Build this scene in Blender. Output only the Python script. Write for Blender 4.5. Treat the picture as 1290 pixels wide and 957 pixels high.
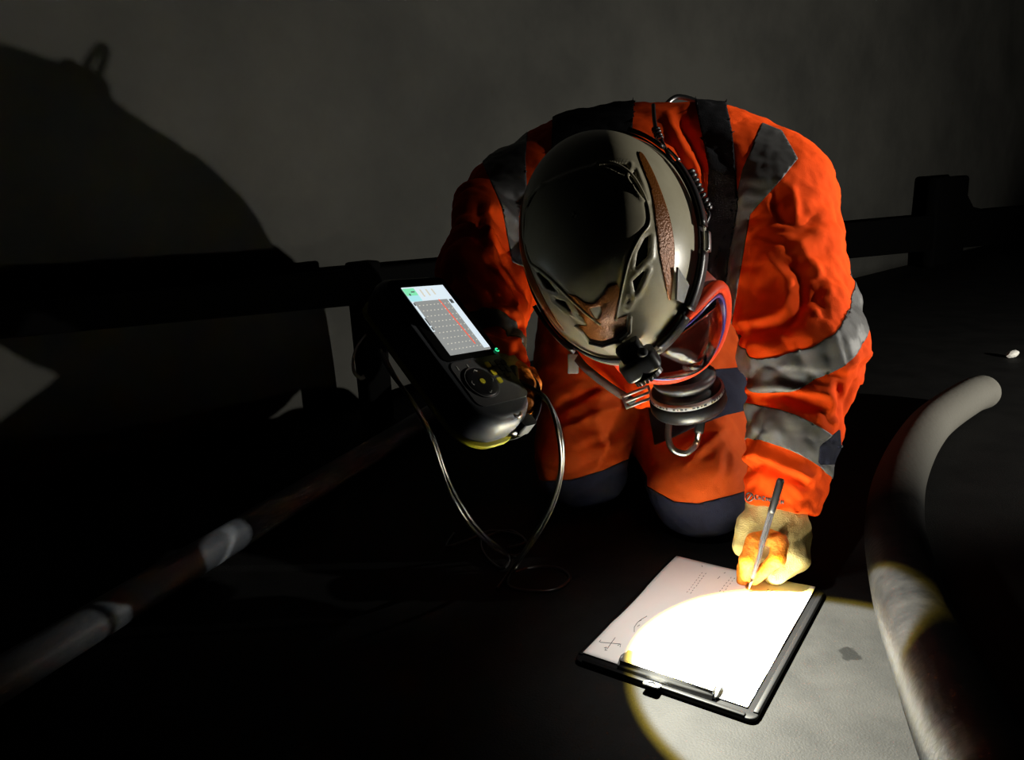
import bpy, bmesh, math, random
import numpy as np
from mathutils import Vector, Matrix
from mathutils.bvhtree import BVHTree

for o in list(bpy.data.objects):
    bpy.data.objects.remove(o, do_unlink=True)
scene = bpy.context.scene
COL = scene.collection
rng = np.random.default_rng(7)
random.seed(7)

# ------------------------------------------------------------------ camera
IW, IH, FPX = 1290.0, 957.0, 970.0
CAM = np.array([0.0, 0.0, 0.574])
_p, _r = math.radians(13.82), math.radians(-3.09)
FW = np.array([0, math.cos(_p), -math.sin(_p)])
_rt = np.array([1.0, 0, 0]); _up = np.array([0, math.sin(_p), math.cos(_p)])
RT = _rt * math.cos(_r) + _up * math.sin(_r)
UP = _up * math.cos(_r) - _rt * math.sin(_r)
cd = bpy.data.cameras.new('camera'); cam = bpy.data.objects.new('camera', cd); COL.objects.link(cam)
cd.sensor_width = 36.0; cd.lens = 36.0 * FPX / IW; cd.clip_start = 0.02
cam.matrix_world = Matrix(((RT[0], UP[0], -FW[0], CAM[0]), (RT[1], UP[1], -FW[1], CAM[1]), (RT[2], UP[2], -FW[2], CAM[2]), (0, 0, 0, 1)))
scene.camera = cam

# ------------------------------------------------------------------ light
scene.view_settings.view_transform = 'Standard'
scene.view_settings.look = 'None'
scene.view_settings.gamma = 1.0
scene.view_settings.exposure = 0.0
scene.view_settings.use_curve_mapping = False
w = bpy.data.worlds.new('dark_tunnel_air'); scene.world = w; w.use_nodes = True
w.node_tree.nodes['Background'].inputs[0].default_value = (0.8, 0.85, 1.0, 1)
w.node_tree.nodes['Background'].inputs[1].default_value = 0.0006


def spot(name, loc, target, energy, angle, blend, color, radius):
    ld = bpy.data.lights.new(name, 'SPOT'); ld.energy = energy; ld.spot_size = angle; ld.spot_blend = blend
    ld.color = color; ld.shadow_soft_size = radius
    o = bpy.data.objects.new(name, ld); COL.objects.link(o)
    loc = Vector([float(c) for c in loc]); o.location = loc
    o.rotation_euler = (Vector([float(c) for c in target]) - loc).to_track_quat('-Z', 'Y').to_euler()
    return o


# a colleague's head torch, off to the right, aimed across the worker at the far wall
LAMP = np.array([2.25, 1.00, 0.40])
spot('colleague_torch', LAMP, (0.7, 3.0, 1.47), 165.0, math.radians(126), 0.20, (1.0, 0.96, 0.86), 0.012)
# added narrow spot from an unseen source, brightening the worker's collar and shoulder
spot('added_shoulder_fill', (1.85, 1.05, 1.40), (0.48, 1.24, 0.52), 85.0, math.radians(21), 0.8, (1.0, 0.96, 0.88), 0.012)


# ------------------------------------------------------------------ maths helpers
def n3(v):
    v = np.asarray(v, float); return v / np.linalg.norm(v)


def P(px, py, d):
    return CAM + FW * d + RT * ((px - IW / 2) / FPX * d) + UP * ((IH / 2 - py) / FPX * d)


def PZ(px, py, z):
    dr = FW + RT * ((px - IW / 2) / FPX) + UP * ((IH / 2 - py) / FPX)
    return CAM + dr * ((z - CAM[2]) / dr[2])


def CV(a, b, c):                        # camera axes (right, up, away) to world
    return RT * a + UP * b + FW * c


def project(V):
    d = np.asarray(V, float) - CAM
    z = d @ FW
    return np.stack([IW / 2 + FPX * (d @ RT) / z, IH / 2 - FPX * (d @ UP) / z, z], -1)


_perm = rng.permutation(256).astype(np.int32); _perm = np.concatenate([_perm, _perm, _perm])
_grad = rng.normal(size=(256, 3)); _grad /= np.linalg.norm(_grad, axis=1)[:, None]


def perlin(p):
    p = np.asarray(p, float); i = np.floor(p).astype(np.int64); f = p - i
    i = i & 255; u = f * f * f * (f * (f * 6 - 15) + 10); out = 0
    for dx in (0, 1):
        for dy in (0, 1):
            for dz in (0, 1):
                g = _grad[_perm[_perm[_perm[i[:, 0] + dx] + i[:, 1] + dy] + i[:, 2] + dz]]
                dv = f - np.array([dx, dy, dz]); v = (g * dv).sum(1)
                wx = u[:, 0] if dx else 1 - u[:, 0]; wy = u[:, 1] if dy else 1 - u[:, 1]; wz = u[:, 2] if dz else 1 - u[:, 2]
                out = out + v * wx * wy * wz
    return out


def cone_d(p, a, b, ra, rb):            # distance to a tapered capsule; also t
    a = np.asarray(a, np.float32); b = np.asarray(b, np.float32)
    ab = b - a; t = np.clip(((p - a) @ ab) / float(ab @ ab), 0, 1)
    q = p - a - t[:, None] * ab
    return np.sqrt((q * q).sum(1)) - (ra + (rb - ra) * t), t


def ell_d(p, c, axes, rad):
    q = (p - np.asarray(c, np.float32)) @ np.asarray(axes, np.float32).T / np.asarray(rad, np.float32)
    k = np.sqrt((q * q).sum(1)); return (k - 1) * float(min(rad))


def smin(a, b, k):
    h = np.clip(0.5 + 0.5 * (b - a) / k, 0, 1); return b * (1 - h) + a * h - k * h * (1 - h)


def surfnet(fn, lo, hi, h):
    lo = np.asarray(lo, float); n = np.ceil((np.asarray(hi) - lo) / h).astype(int) + 1
    # coarse pass decides where the fine field is evaluated
    cs = 6; nc = n // cs + 2
    gx = np.stack(np.meshgrid(*[np.arange(c) for c in nc], indexing='ij'), -1).reshape(-1, 3)
    fc = fn((lo + gx * h * cs).astype(np.float32)).reshape(nc)
    near = np.abs(fc) < h * cs * 1.9 + 0.012
    f = np.repeat(np.repeat(np.repeat(fc, cs, 0), cs, 1), cs, 2)
    m = np.repeat(np.repeat(np.repeat(near, cs, 0), cs, 1), cs, 2)
    off = cs // 2
    f = f[off:off + n[0], off:off + n[1], off:off + n[2]].copy(); m = m[off:off + n[0], off:off + n[1], off:off + n[2]]
    ii = np.argwhere(m); f[m] = fn((lo + ii * h).astype(np.float32))
    s = f < 0
    c8 = [(a, b, c) for a in (0, 1) for b in (0, 1) for c in (0, 1)]
    sl = lambda A, o: A[o[0]:A.shape[0] - 1 + o[0], o[1]:A.shape[1] - 1 + o[1], o[2]:A.shape[2] - 1 + o[2]]
    cnt = sum(sl(s, o).astype(np.int8) for o in c8)
    mixed = (cnt > 0) & (cnt < 8); cells = np.argwhere(mixed)
    idx = -np.ones(mixed.shape, int); idx[mixed] = np.arange(len(cells))
    acc = np.zeros((len(cells), 3)); num = np.zeros(len(cells))
    for ax in range(3):
        for o in c8:
            if o[ax]: continue
            e = list(o); e[ax] = 1
            va = f[tuple((cells + o).T)]; vb = f[tuple((cells + e).T)]; c = (va < 0) != (vb < 0)
            t = np.where(c, va / np.where(c, va - vb, 1), 0)
            pt = cells + np.array(o, float); pt[:, ax] += t
            acc[c] += pt[c]; num[c] += 1
    V = lo + h * acc / num[:, None]
    Q = []
    for ax in range(3):
        b, c = (ax + 1) % 3, (ax + 2) % 3
        A = [slice(None)] * 3; B = [slice(None)] * 3; A[ax] = slice(0, -1); B[ax] = slice(1, None)
        ed = np.argwhere(s[tuple(A)] != s[tuple(B)])
        ed = ed[(ed[:, b] > 0) & (ed[:, c] > 0) & (ed[:, b] < n[b] - 1) & (ed[:, c] < n[c] - 1)]
        q = []
        for ob, oc in ((-1, -1), (0, -1), (0, 0), (-1, 0)):
            k = ed.copy(); k[:, b] += ob; k[:, c] += oc; q.append(idx[tuple(k.T)])
        q = np.stack(q, 1); fl = ~s[tuple(ed.T)]; q[fl] = q[fl][:, ::-1]; Q.append(q)
    Q = np.concatenate(Q); Q = Q[(Q >= 0).all(1)]
    T = np.concatenate([Q[:, [0, 1, 2]], Q[:, [0, 2, 3]]])
    return V, T


def vnorm(V, T):
    fnm = np.cross(V[T[:, 1]] - V[T[:, 0]], V[T[:, 2]] - V[T[:, 0]])
    N = np.zeros_like(V)
    for k in range(3): np.add.at(N, T[:, k], fnm)
    return N / (np.linalg.norm(N, axis=1)[:, None] + 1e-12)


def relax(V, T, it=2, lam=0.5):
    for _ in range(it):
        S = np.zeros_like(V); c = np.zeros(len(V))
        for a, b in ((0, 1), (1, 2), (2, 0)):
            np.add.at(S, T[:, a], V[T[:, b]]); np.add.at(c, T[:, a], 1)
            np.add.at(S, T[:, b], V[T[:, a]]); np.add.at(c, T[:, b], 1)
        V = V + lam * (S / np.maximum(c, 1)[:, None] - V)
    return V


def cut(V, T, g, lab, new, only=None):
    """split triangles along g = 0; faces with g < 0 (and label in only) get label new"""
    g = np.where(np.abs(g) < 1e-7, 1e-7, g)
    sg = g[T] < 0; k = sg.sum(1); ok = np.ones(len(T), bool) if only is None else np.isin(lab, only)
    keep = ((k == 0) | (k == 3)) | ~ok
    L2 = lab.copy(); L2[(k == 3) & ok] = new
    outT = [T[keep]]; outL = [L2[keep]]
    mix = T[~keep]; ml = lab[~keep]; ms = sg[~keep]
    if len(mix) == 0: return V, T, L2
    one = ms.sum(1) == 1
    lone = np.where(one, np.argmax(ms, 1), np.argmin(ms, 1))
    r = np.arange(len(mix)); a = mix[r, lone]; b = mix[r, (lone + 1) % 3]; c = mix[r, (lone + 2) % 3]
    E = np.concatenate([np.stack([a, b], 1), np.stack([a, c], 1)]); Es = np.sort(E, 1)
    uq, inv = np.unique(Es, axis=0, return_inverse=True); inv = inv.ravel()
    t = g[uq[:, 0]] / (g[uq[:, 0]] - g[uq[:, 1]]); t = np.clip(t, 0.02, 0.98)
    NV = V[uq[:, 0]] + t[:, None] * (V[uq[:, 1]] - V[uq[:, 0]])
    ab = len(V) + inv[:len(mix)]; ac = len(V) + inv[len(mix):]
    la = np.where(one, new, ml); lb = np.where(one, ml, new)
    outT += [np.stack([a, ab, ac], 1), np.stack([ab, b, c], 1), np.stack([ab, c, ac], 1)]
    outL += [la, lb, lb]
    return np.concatenate([V, NV]), np.concatenate(outT), np.concatenate(outL)


def poly_sd(xy, poly):                  # signed distance to polygon, negative inside
    poly = np.asarray(poly, float); d = np.full(len(xy), 1e9); ins = np.zeros(len(xy), bool)
    for i in range(len(poly)):
        a = poly[i]; b = poly[(i + 1) % len(poly)]; ab = b - a
        t = np.clip(((xy - a) @ ab) / (ab @ ab), 0, 1); q = xy - a - t[:, None] * ab
        d = np.minimum(d, np.hypot(q[:, 0], q[:, 1]))
        c = (a[1] > xy[:, 1]) != (b[1] > xy[:, 1])
        xi = a[0] + (xy[:, 1] - a[1]) * ab[0] / (ab[1] if abs(ab[1]) > 1e-9 else 1e-9)
        ins ^= c & (xy[:, 0] < xi)
    return np.where(ins, -d, d)


def line_sd(xy, pl):                    # signed distance to polyline and position along it (0..1)
    pl = np.asarray(pl, float); best = np.full(len(xy), 1e9); sgn = np.zeros(len(xy)); al = np.zeros(len(xy)); n = len(pl) - 1
    for i in range(n):
        a, b = pl[i], pl[i + 1]; ab = b - a; t = np.clip(((xy - a) @ ab) / (ab @ ab), 0, 1)
        q = xy - a - t[:, None] * ab; d = np.hypot(q[:, 0], q[:, 1]); m = d < best
        best[m] = d[m]; sgn[m] = np.sign(ab[0] * q[m, 1] - ab[1] * q[m, 0]); al[m] = (i + t[m]) / n
    return best * sgn, al


def crom(pts, n=8, closed=False):
    pts = np.asarray(pts, float); m = len(pts); out = []
    for i in range(m if closed else m - 1):
        if closed: p0, p1, p2, p3 = pts[(i - 1) % m], pts[i], pts[(i + 1) % m], pts[(i + 2) % m]
        else: p0, p1, p2, p3 = pts[max(i - 1, 0)], pts[i], pts[i + 1], pts[min(i + 2, m - 1)]
        for k in range(n):
            t = k / n
            out.append(0.5 * (2 * p1 + (p2 - p0) * t + (2 * p0 - 5 * p1 + 4 * p2 - p3) * t * t + (3 * p1 - p0 - 3 * p2 + p3) * t ** 3))
    if not closed: out.append(pts[-1])
    return np.array(out)


# ------------------------------------------------------------------ materials
MATS = {}


def mat(name, col, rough=0.6, metal=0.0, spec=0.5, bump=None, vary=None, emit=None, trans=0.0, ior=1.45, coat=0.0, weave=None, alpha=1.0):
    """vary = (scale, second colour, amount); bump = (scale, strength)"""
    m = bpy.data.materials.new(name); m.use_nodes = True; nt = m.node_tree; b = nt.nodes['Principled BSDF']
    b.inputs['Base Color'].default_value = (*col, 1); b.inputs['Roughness'].default_value = rough
    b.inputs['Metallic'].default_value = metal; b.inputs['Specular IOR Level'].default_value = spec
    b.inputs['IOR'].default_value = ior; b.inputs['Transmission Weight'].default_value = trans
    b.inputs['Coat Weight'].default_value = coat; b.inputs['Alpha'].default_value = alpha
    if emit:
        b.inputs['Emission Color'].default_value = (*emit[0], 1); b.inputs['Emission Strength'].default_value = emit[1]
    tc = nt.nodes.new('ShaderNodeTexCoord')
    if vary:
        ns = nt.nodes.new('ShaderNodeTexNoise'); ns.inputs['Scale'].default_value = vary[0]; ns.inputs['Detail'].default_value = 6
        ns.inputs['Roughness'].default_value = 0.65
        nt.links.new(tc.outputs['Object'], ns.inputs['Vector'])
        rp = nt.nodes.new('ShaderNodeValToRGB'); rp.color_ramp.elements[0].position = 0.38; rp.color_ramp.elements[1].position = 0.68
        mx = nt.nodes.new('ShaderNodeMix'); mx.data_type = 'RGBA'
        mx.inputs[6].default_value = (*col, 1); mx.inputs[7].default_value = (*vary[1], 1)
        ml = nt.nodes.new('ShaderNodeMath'); ml.operation = 'MULTIPLY'; ml.inputs[1].default_value = vary[2]
        nt.links.new(ns.outputs['Fac'], rp.inputs['Fac']); nt.links.new(rp.outputs['Color'], ml.inputs[0])
        nt.links.new(ml.outputs[0], mx.inputs[0]); nt.links.new(mx.outputs[2], b.inputs['Base Color'])
    if bump:
        ns = nt.nodes.new('ShaderNodeTexNoise'); ns.inputs['Scale'].default_value = bump[0]; ns.inputs['Detail'].default_value = 5
        nt.links.new(tc.outputs['Object'], ns.inputs['Vector'])
        bp = nt.nodes.new('ShaderNodeBump'); bp.inputs['Strength'].default_value = bump[1]; bp.inputs['Distance'].default_value = 0.004
        nt.links.new(ns.outputs['Fac'], bp.inputs['Height']); nt.links.new(bp.outputs['Normal'], b.inputs['Normal'])
    if weave:
        wv = nt.nodes.new('ShaderNodeTexVoronoi'); wv.inputs['Scale'].default_value = weave[0]
        nt.links.new(tc.outputs['Object'], wv.inputs['Vector'])
        bp = nt.nodes.new('ShaderNodeBump'); bp.inputs['Strength'].default_value = weave[1]; bp.inputs['Distance'].default_value = 0.001
        nt.links.new(wv.outputs['Distance'], bp.inputs['Height']); nt.links.new(bp.outputs['Normal'], b.inputs['Normal'])
    MATS[name] = m
    return m


ORANGE = mat('hi_vis_orange_cloth', (0.95, 0.080, 0.005), 0.8, spec=0.06, weave=(900, 0.25), vary=(9, (0.78, 0.062, 0.006), 0.5))
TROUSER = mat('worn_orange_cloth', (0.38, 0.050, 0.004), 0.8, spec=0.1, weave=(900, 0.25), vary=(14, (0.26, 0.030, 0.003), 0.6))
NAVY = mat('navy_cloth', (0.008, 0.009, 0.020), 0.85, spec=0.15, weave=(900, 0.3), vary=(20, (0.015, 0.016, 0.028), 0.7))
REFLECT = mat('grey_reflective_tape', (0.095, 0.093, 0.090), 0.5, metal=0.15, spec=0.3, weave=(1500, 0.15), vary=(16, (0.062, 0.062, 0.062), 0.55))
EDGE = mat('grey_piping', (0.18, 0.17, 0.16), 0.7)
WEB = mat('black_webbing', (0.008, 0.008, 0.010), 0.85, spec=0.2, weave=(700, 0.5))
REDWEB = mat('red_webbing', (0.45, 0.035, 0.02), 0.7, weave=(800, 0.4))
HELM = mat('beige_helmet_plastic', (0.37, 0.34, 0.245), 0.34, spec=0.5, vary=(22, (0.29, 0.26, 0.18), 0.55), bump=(60, 0.03))
HELMLINE = mat('pale_helmet_edge', (0.50, 0.48, 0.38), 0.35, vary=(30, (0.40, 0.38, 0.30), 0.5))
DARKFOAM = mat('black_liner_foam', (0.006, 0.006, 0.006), 0.8, bump=(250, 0.4))
STICK = mat('copper_reflective_sticker', (0.17, 0.052, 0.006), 0.36, metal=0.2, spec=0.45, bump=(420, 0.30), vary=(45, (0.11, 0.033, 0.005), 0.6))
BLACKP = mat('black_plastic', (0.010, 0.010, 0.011), 0.38, spec=0.5)
BLACKR = mat('black_rubber', (0.014, 0.014, 0.015), 0.55, spec=0.4)
GLOSSB = mat('glossy_black', (0.006, 0.006, 0.006), 0.12, spec=0.6)
DGREY = mat('dark_grey_rubber', (0.055, 0.058, 0.064), 0.42, spec=0.45)
MGREY = mat('grey_plastic', (0.12, 0.12, 0.115), 0.45)
CHROME = mat('polished_steel', (0.62, 0.62, 0.62), 0.28, metal=1.0)
CLIPM = mat('clip_steel', (0.20, 0.20, 0.20), 0.42, metal=0.45, spec=0.5)
KEYPAD = mat('keypad_rubber', (0.085, 0.084, 0.084), 0.5, spec=0.4)
ALU = mat('brushed_aluminium', (0.55, 0.55, 0.56), 0.3, metal=1.0)
MASKRED = mat('red_orange_mask_frame', (0.66, 0.050, 0.012), 0.5, spec=0.15)
PURPLE = mat('violet_seal', (0.055, 0.035, 0.16), 0.3)
LENS = mat('clear_visor', (0.95, 0.96, 0.96), 0.03, trans=1.0, ior=1.42, spec=0.5)
SILI = mat('silicone_reflection_red', (0.22, 0.030, 0.014), 0.5)  # red put into the seal to stand for orange reflections in the visor
WHITEBAND = mat('white_label', (0.62, 0.62, 0.60), 0.5)
INK = mat('dark_ink', (0.02, 0.02, 0.025), 0.7)
GLOVEC = mat('cream_knit_glove', (0.44, 0.355, 0.14), 0.9, spec=0.1, weave=(650, 0.6), vary=(30, (0.36, 0.28, 0.10), 0.6))
GLOVEO = mat('orange_dipped_glove', (0.52, 0.145, 0.009), 0.6, spec=0.25, bump=(220, 0.5), vary=(40, (0.62, 0.17, 0.015), 0.7))
SKIN = mat('skin', (0.5, 0.30, 0.21), 0.5)
BOOT = mat('black_boot_leather', (0.015, 0.014, 0.013), 0.5)
PAPER = mat('white_paper', (0.88, 0.86, 0.83), 0.8, spec=0.1)
BOARD = mat('dark_clipboard', (0.0032, 0.0032, 0.0035), 0.5, spec=0.10)
FLOOR = mat('stained_concrete', (0.0088, 0.0086, 0.0084), 0.65, spec=0.06, vary=(9, (0.0048, 0.0048, 0.0048), 0.9), bump=(380, 0.25))
WALLM = mat('sprayed_concrete', (0.066, 0.065, 0.058), 0.9, spec=0.05, vary=(1.6, (0.040, 0.040, 0.037), 0.9), bump=(9, 0.5))
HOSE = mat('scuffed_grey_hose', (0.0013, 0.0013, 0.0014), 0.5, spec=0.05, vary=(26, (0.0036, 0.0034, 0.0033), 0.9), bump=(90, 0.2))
PIPEM = mat('dusty_steel_pipe', (0.075, 0.085, 0.10), 0.5, spec=0.3, vary=(22, (0.12, 0.125, 0.13), 0.7), bump=(110, 0.2))
CASEM = mat('black_case_plastic', (0.010, 0.0095, 0.011), 0.6, spec=0.2, bump=(60, 0.2))
RAILM = mat('black_painted_steel', (0.002, 0.002, 0.002), 0.85, spec=0.03)
CABLE = mat('black_cable', (0.010, 0.010, 0.010), 0.3, spec=0.6)
CLEAR = mat('clear_pen_barrel', (0.9, 0.9, 0.9), 0.08, trans=0.75, ior=1.3)
PALE = mat('pale_plastic', (0.5, 0.49, 0.45), 0.6)
KEYY = mat('yellow_key', (0.75, 0.66, 0.03), 0.5)
# an oily blot on the floor by the clipboard
_nt = FLOOR.node_tree; _b = _nt.nodes['Principled BSDF']; _tc = _nt.nodes.new('ShaderNodeTexCoord')
_lk = _b.inputs['Base Color'].links[0].from_socket
_vd = _nt.nodes.new('ShaderNodeVectorMath'); _vd.operation = 'DISTANCE'; _sp = PZ(1072, 824, 0.0); _vd.inputs[1].default_value = [float(c) for c in _sp]
_ns = _nt.nodes.new('ShaderNodeTexNoise'); _ns.inputs['Scale'].default_value = 55; _ns.inputs['Detail'].default_value = 4
_nt.links.new(_tc.outputs['Object'], _vd.inputs[0]); _nt.links.new(_tc.outputs['Object'], _ns.inputs['Vector'])
_m1 = _nt.nodes.new('ShaderNodeMath'); _m1.operation = 'MULTIPLY_ADD'; _m1.inputs[1].default_value = -26.0; _m1.inputs[2].default_value = 0.55
_nt.links.new(_vd.outputs['Value'], _m1.inputs[0])
_m2 = _nt.nodes.new('ShaderNodeMath'); _m2.operation = 'ADD'; _nt.links.new(_m1.outputs[0], _m2.inputs[0]); _nt.links.new(_ns.outputs['Fac'], _m2.inputs[1])
_rp = _nt.nodes.new('ShaderNodeValToRGB'); _rp.color_ramp.elements[0].position = 0.70; _rp.color_ramp.elements[1].position = 0.80; _nt.links.new(_m2.outputs[0], _rp.inputs['Fac'])
_mx = _nt.nodes.new('ShaderNodeMix'); _mx.data_type = 'RGBA'; _mx.inputs[7].default_value = (0.0022, 0.0022, 0.0022, 1)
_nt.links.new(_rp.outputs['Color'], _mx.inputs[0]); _nt.links.new(_lk, _mx.inputs[6]); _nt.links.new(_mx.outputs[2], _b.inputs['Base Color'])
# hose colour paler toward the far end: dust plus painted lamp light
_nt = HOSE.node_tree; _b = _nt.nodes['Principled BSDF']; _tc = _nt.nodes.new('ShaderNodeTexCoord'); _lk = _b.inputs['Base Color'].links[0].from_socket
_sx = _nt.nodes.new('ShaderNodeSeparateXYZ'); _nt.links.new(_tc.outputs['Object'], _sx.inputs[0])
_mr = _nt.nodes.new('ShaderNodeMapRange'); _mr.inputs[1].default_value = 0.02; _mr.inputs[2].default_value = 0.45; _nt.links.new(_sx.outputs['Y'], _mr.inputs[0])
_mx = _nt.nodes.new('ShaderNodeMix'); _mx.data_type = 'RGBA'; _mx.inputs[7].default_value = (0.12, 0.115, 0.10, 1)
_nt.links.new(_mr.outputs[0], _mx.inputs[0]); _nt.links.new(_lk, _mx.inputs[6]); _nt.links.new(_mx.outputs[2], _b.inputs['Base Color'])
YELLOW = mat('yellow_plastic', (0.62, 0.55, 0.02), 0.45)
SCREEN_G = mat('lcd_grey', (0.05, 0.05, 0.05), 0.3, emit=((0.30, 0.31, 0.30), 0.95))
SCREEN_W = mat('lcd_white', (0.05, 0.05, 0.05), 0.3, emit=((0.78, 0.90, 0.97), 0.95))
SCREEN_GR = mat('lcd_green', (0.05, 0.05, 0.05), 0.3, emit=((0.25, 0.85, 0.48), 0.95))
SCREEN_B = mat('lcd_cyan', (0.05, 0.05, 0.05), 0.3, emit=((0.45, 0.86, 0.90), 0.95))
SCREEN_R = mat('lcd_red', (0.05, 0.01, 0.01), 0.3, emit=((0.95, 0.12, 0.06), 1.0))
SCREEN_D = mat('lcd_dot', (0.05, 0.05, 0.05), 0.3, emit=((0.75, 0.72, 0.60), 0.9))
SCREEN_T = mat('lcd_text', (0.02, 0.02, 0.02), 0.3, emit=((0.10, 0.11, 0.11), 0.8))
LED = mat('green_led', (0.0, 0.1, 0.05), 0.3, emit=((0.05, 0.95, 0.40), 1.0))


# ------------------------------------------------------------------ object helpers
def wloc(o):
    l = np.zeros(3)
    while o is not None:
        l = l + np.array(o.location); o = o.parent
    return l


def tag(o, label, cat, group=None, kind=None):
    if label: o['label'] = label
    if cat: o['category'] = cat
    if group: o['group'] = group
    if kind: o['kind'] = kind
    return o


def thing(name, label, cat, loc, group=None):
    o = bpy.data.objects.new(name, None); COL.objects.link(o); o.location = [float(c) for c in loc]
    o.empty_display_size = 0.05
    return tag(o, label, cat, group)


def mobj(name, V, F, m, parent=None, smooth=True, loc=None, label=None):
    V = np.asarray(V, float)
    off = wloc(parent) if parent is not None else (np.asarray(loc, float) if loc is not None else np.zeros(3))
    me = bpy.data.meshes.new(name)
    if isinstance(F, np.ndarray):
        used = np.unique(F); rm = -np.ones(len(V), int); rm[used] = np.arange(len(used)); V = V[used]; F = rm[F]
        me.vertices.add(len(V)); me.vertices.foreach_set('co', (V - off).astype(np.float32).ravel())
        k = F.shape[1]; me.loops.add(F.size); me.loops.foreach_set('vertex_index', F.astype(np.int32).ravel())
        me.polygons.add(len(F)); me.polygons.foreach_set('loop_start', np.arange(0, F.size, k, dtype=np.int32))
        me.polygons.foreach_set('loop_total', np.full(len(F), k, np.int32)); me.update(calc_edges=True); me.validate()
    else:
        me.from_pydata([tuple(v) for v in (V - off)], [], F); me.update()
    me.polygons.foreach_set('use_smooth', np.full(len(me.polygons), smooth, bool))
    me.materials.append(m)
    o = bpy.data.objects.new(name, me); COL.objects.link(o)
    if parent is not None: o.parent = parent
    elif loc is not None: o.location = [float(c) for c in loc]
    if label: o['label'] = label
    return o


def solid(o, t, offset=-1.0):
    s = o.modifiers.new('thickness', 'SOLIDIFY'); s.thickness = t; s.offset = offset; return o


def bev(o, wd, seg=2, ang=40):
    b = o.modifiers.new('bevel', 'BEVEL'); b.width = wd; b.segments = seg; b.limit_method = 'ANGLE'; b.angle_limit = math.radians(ang)
    o.data.polygons.foreach_set('use_smooth', np.full(len(o.data.polygons), True, bool))
    return o


class MB:
    def __init__(s): s.V = []; s.F = []; s.n = 0

    def add(s, V, F):
        V = np.asarray(V, float); s.V.append(V); s.F += [tuple(int(i) + s.n for i in f) for f in F]; s.n += len(V); return s

    def box(s, c, ax, half):
        c = np.asarray(c, float); ax = [np.asarray(a, float) for a in ax]
        V = [c + ax[0] * half[0] * i + ax[1] * half[1] * j + ax[2] * half[2] * k for i in (-1, 1) for j in (-1, 1) for k in (-1, 1)]
        F = [(0, 1, 3, 2), (4, 6, 7, 5), (0, 4, 5, 1), (2, 3, 7, 6), (0, 2, 6, 4), (1, 5, 7, 3)]
        if np.dot(np.cross(ax[0], ax[1]), ax[2]) < 0: F = [f[::-1] for f in F]
        return s.add(V, F)

    def tube(s, pts, r, n=12, cap=True, flat=None, closed=False, up=None):
        pts = np.asarray(pts, float); m = len(pts); r = np.full(m, r) if np.isscalar(r) else np.asarray(r, float)
        T = np.roll(pts, -1, 0) - np.roll(pts, 1, 0) if closed else np.gradient(pts, axis=0)
        T /= np.linalg.norm(T, axis=1)[:, None] + 1e-12
        u = np.cross(T[0], up if up is not None else ([0, 0, 1] if abs(T[0][2]) < 0.9 else [1, 0, 0])); u = n3(u); V = []
        for i in range(m):
            u = n3(u - T[i] * (u @ T[i])); v = np.cross(T[i], u)
            for k in range(n):
                a = 2 * math.pi * k / n; V.append(pts[i] + r[i] * (math.cos(a) * u * (flat[0] if flat else 1) + math.sin(a) * v * (flat[1] if flat else 1)))
        F = []
        for i in range(m if closed else m - 1):
            j = (i + 1) % m
            for k in range(n):
                F.append((i * n + k, i * n + (k + 1) % n, j * n + (k + 1) % n, j * n + k))
        if cap and not closed: F.append(tuple(range(n))[::-1]); F.append(tuple((m - 1) * n + k for k in range(n)))
        return s.add(V, F)

    def lathe(s, prof, c, axis, n=32, ref=None, sx=1.0, sy=1.0):     # prof: (radius, height) list
        axis = n3(axis); u = n3(np.cross(axis, ref if ref is not None else ([0, 0, 1] if abs(axis[2]) < 0.9 else [1, 0, 0]))); v = np.cross(axis, u)
        c = np.asarray(c, float); V = []; F = []
        for r, h in prof:
            for k in range(n):
                a = 2 * math.pi * k / n; V.append(c + axis * h + r * (math.cos(a) * u * sx + math.sin(a) * v * sy))
        for i in range(len(prof) - 1):
            for k in range(n):
                F.append((i * n + k, i * n + (k + 1) % n, (i + 1) * n + (k + 1) % n, (i + 1) * n + k))
        if prof[0][0] > 1e-6: F.append(tuple(range(n))[::-1])
        if prof[-1][0] > 1e-6: F.append(tuple((len(prof) - 1) * n + k for k in range(n)))
        return s.add(V, F)

    def prism(s, poly, z0, z1, org, ax):           # polygon (a,b) in plane ax0, ax1, extruded along ax2
        org = np.asarray(org, float); n = len(poly); ax = [np.asarray(a, float) for a in ax]
        V = [org + ax[0] * a + ax[1] * b + ax[2] * z for z in (z0, z1) for a, b in poly]
        ar = sum(poly[i][0] * poly[(i + 1) % n][1] - poly[(i + 1) % n][0] * poly[i][1] for i in range(n))
        F = [tuple(range(n))[::-1], tuple(range(n, 2 * n))] + [(i, (i + 1) % n, n + (i + 1) % n, n + i) for i in range(n)]
        if (ar < 0) != (np.dot(np.cross(ax[0], ax[1]), ax[2]) < 0): F = [f[::-1] for f in F]
        return s.add(V, F)

    def strip(s, L, R):                            # ribbon between two polylines
        L = np.asarray(L); R = np.asarray(R); n = len(L)
        return s.add(np.concatenate([L, R]), [(i, i + 1, n + i + 1, n + i) for i in range(n - 1)])

    def build(s, name, m, parent=None, smooth=True, loc=None, label=None):
        return mobj(name, np.concatenate(s.V), s.F, m, parent, smooth, loc, label)


def rrect(w, h, r, n=5):
    out = []
    for cx, cy, a0 in ((w / 2 - r, h / 2 - r, 0), (-w / 2 + r, h / 2 - r, 90), (-w / 2 + r, -h / 2 + r, 180), (w / 2 - r, -h / 2 + r, 270)):
        for k in range(n + 1):
            a = math.radians(a0 + 90 * k / n); out.append((cx + r * math.cos(a), cy + r * math.sin(a)))
    return out


X, Y, Z = np.eye(3)
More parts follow.
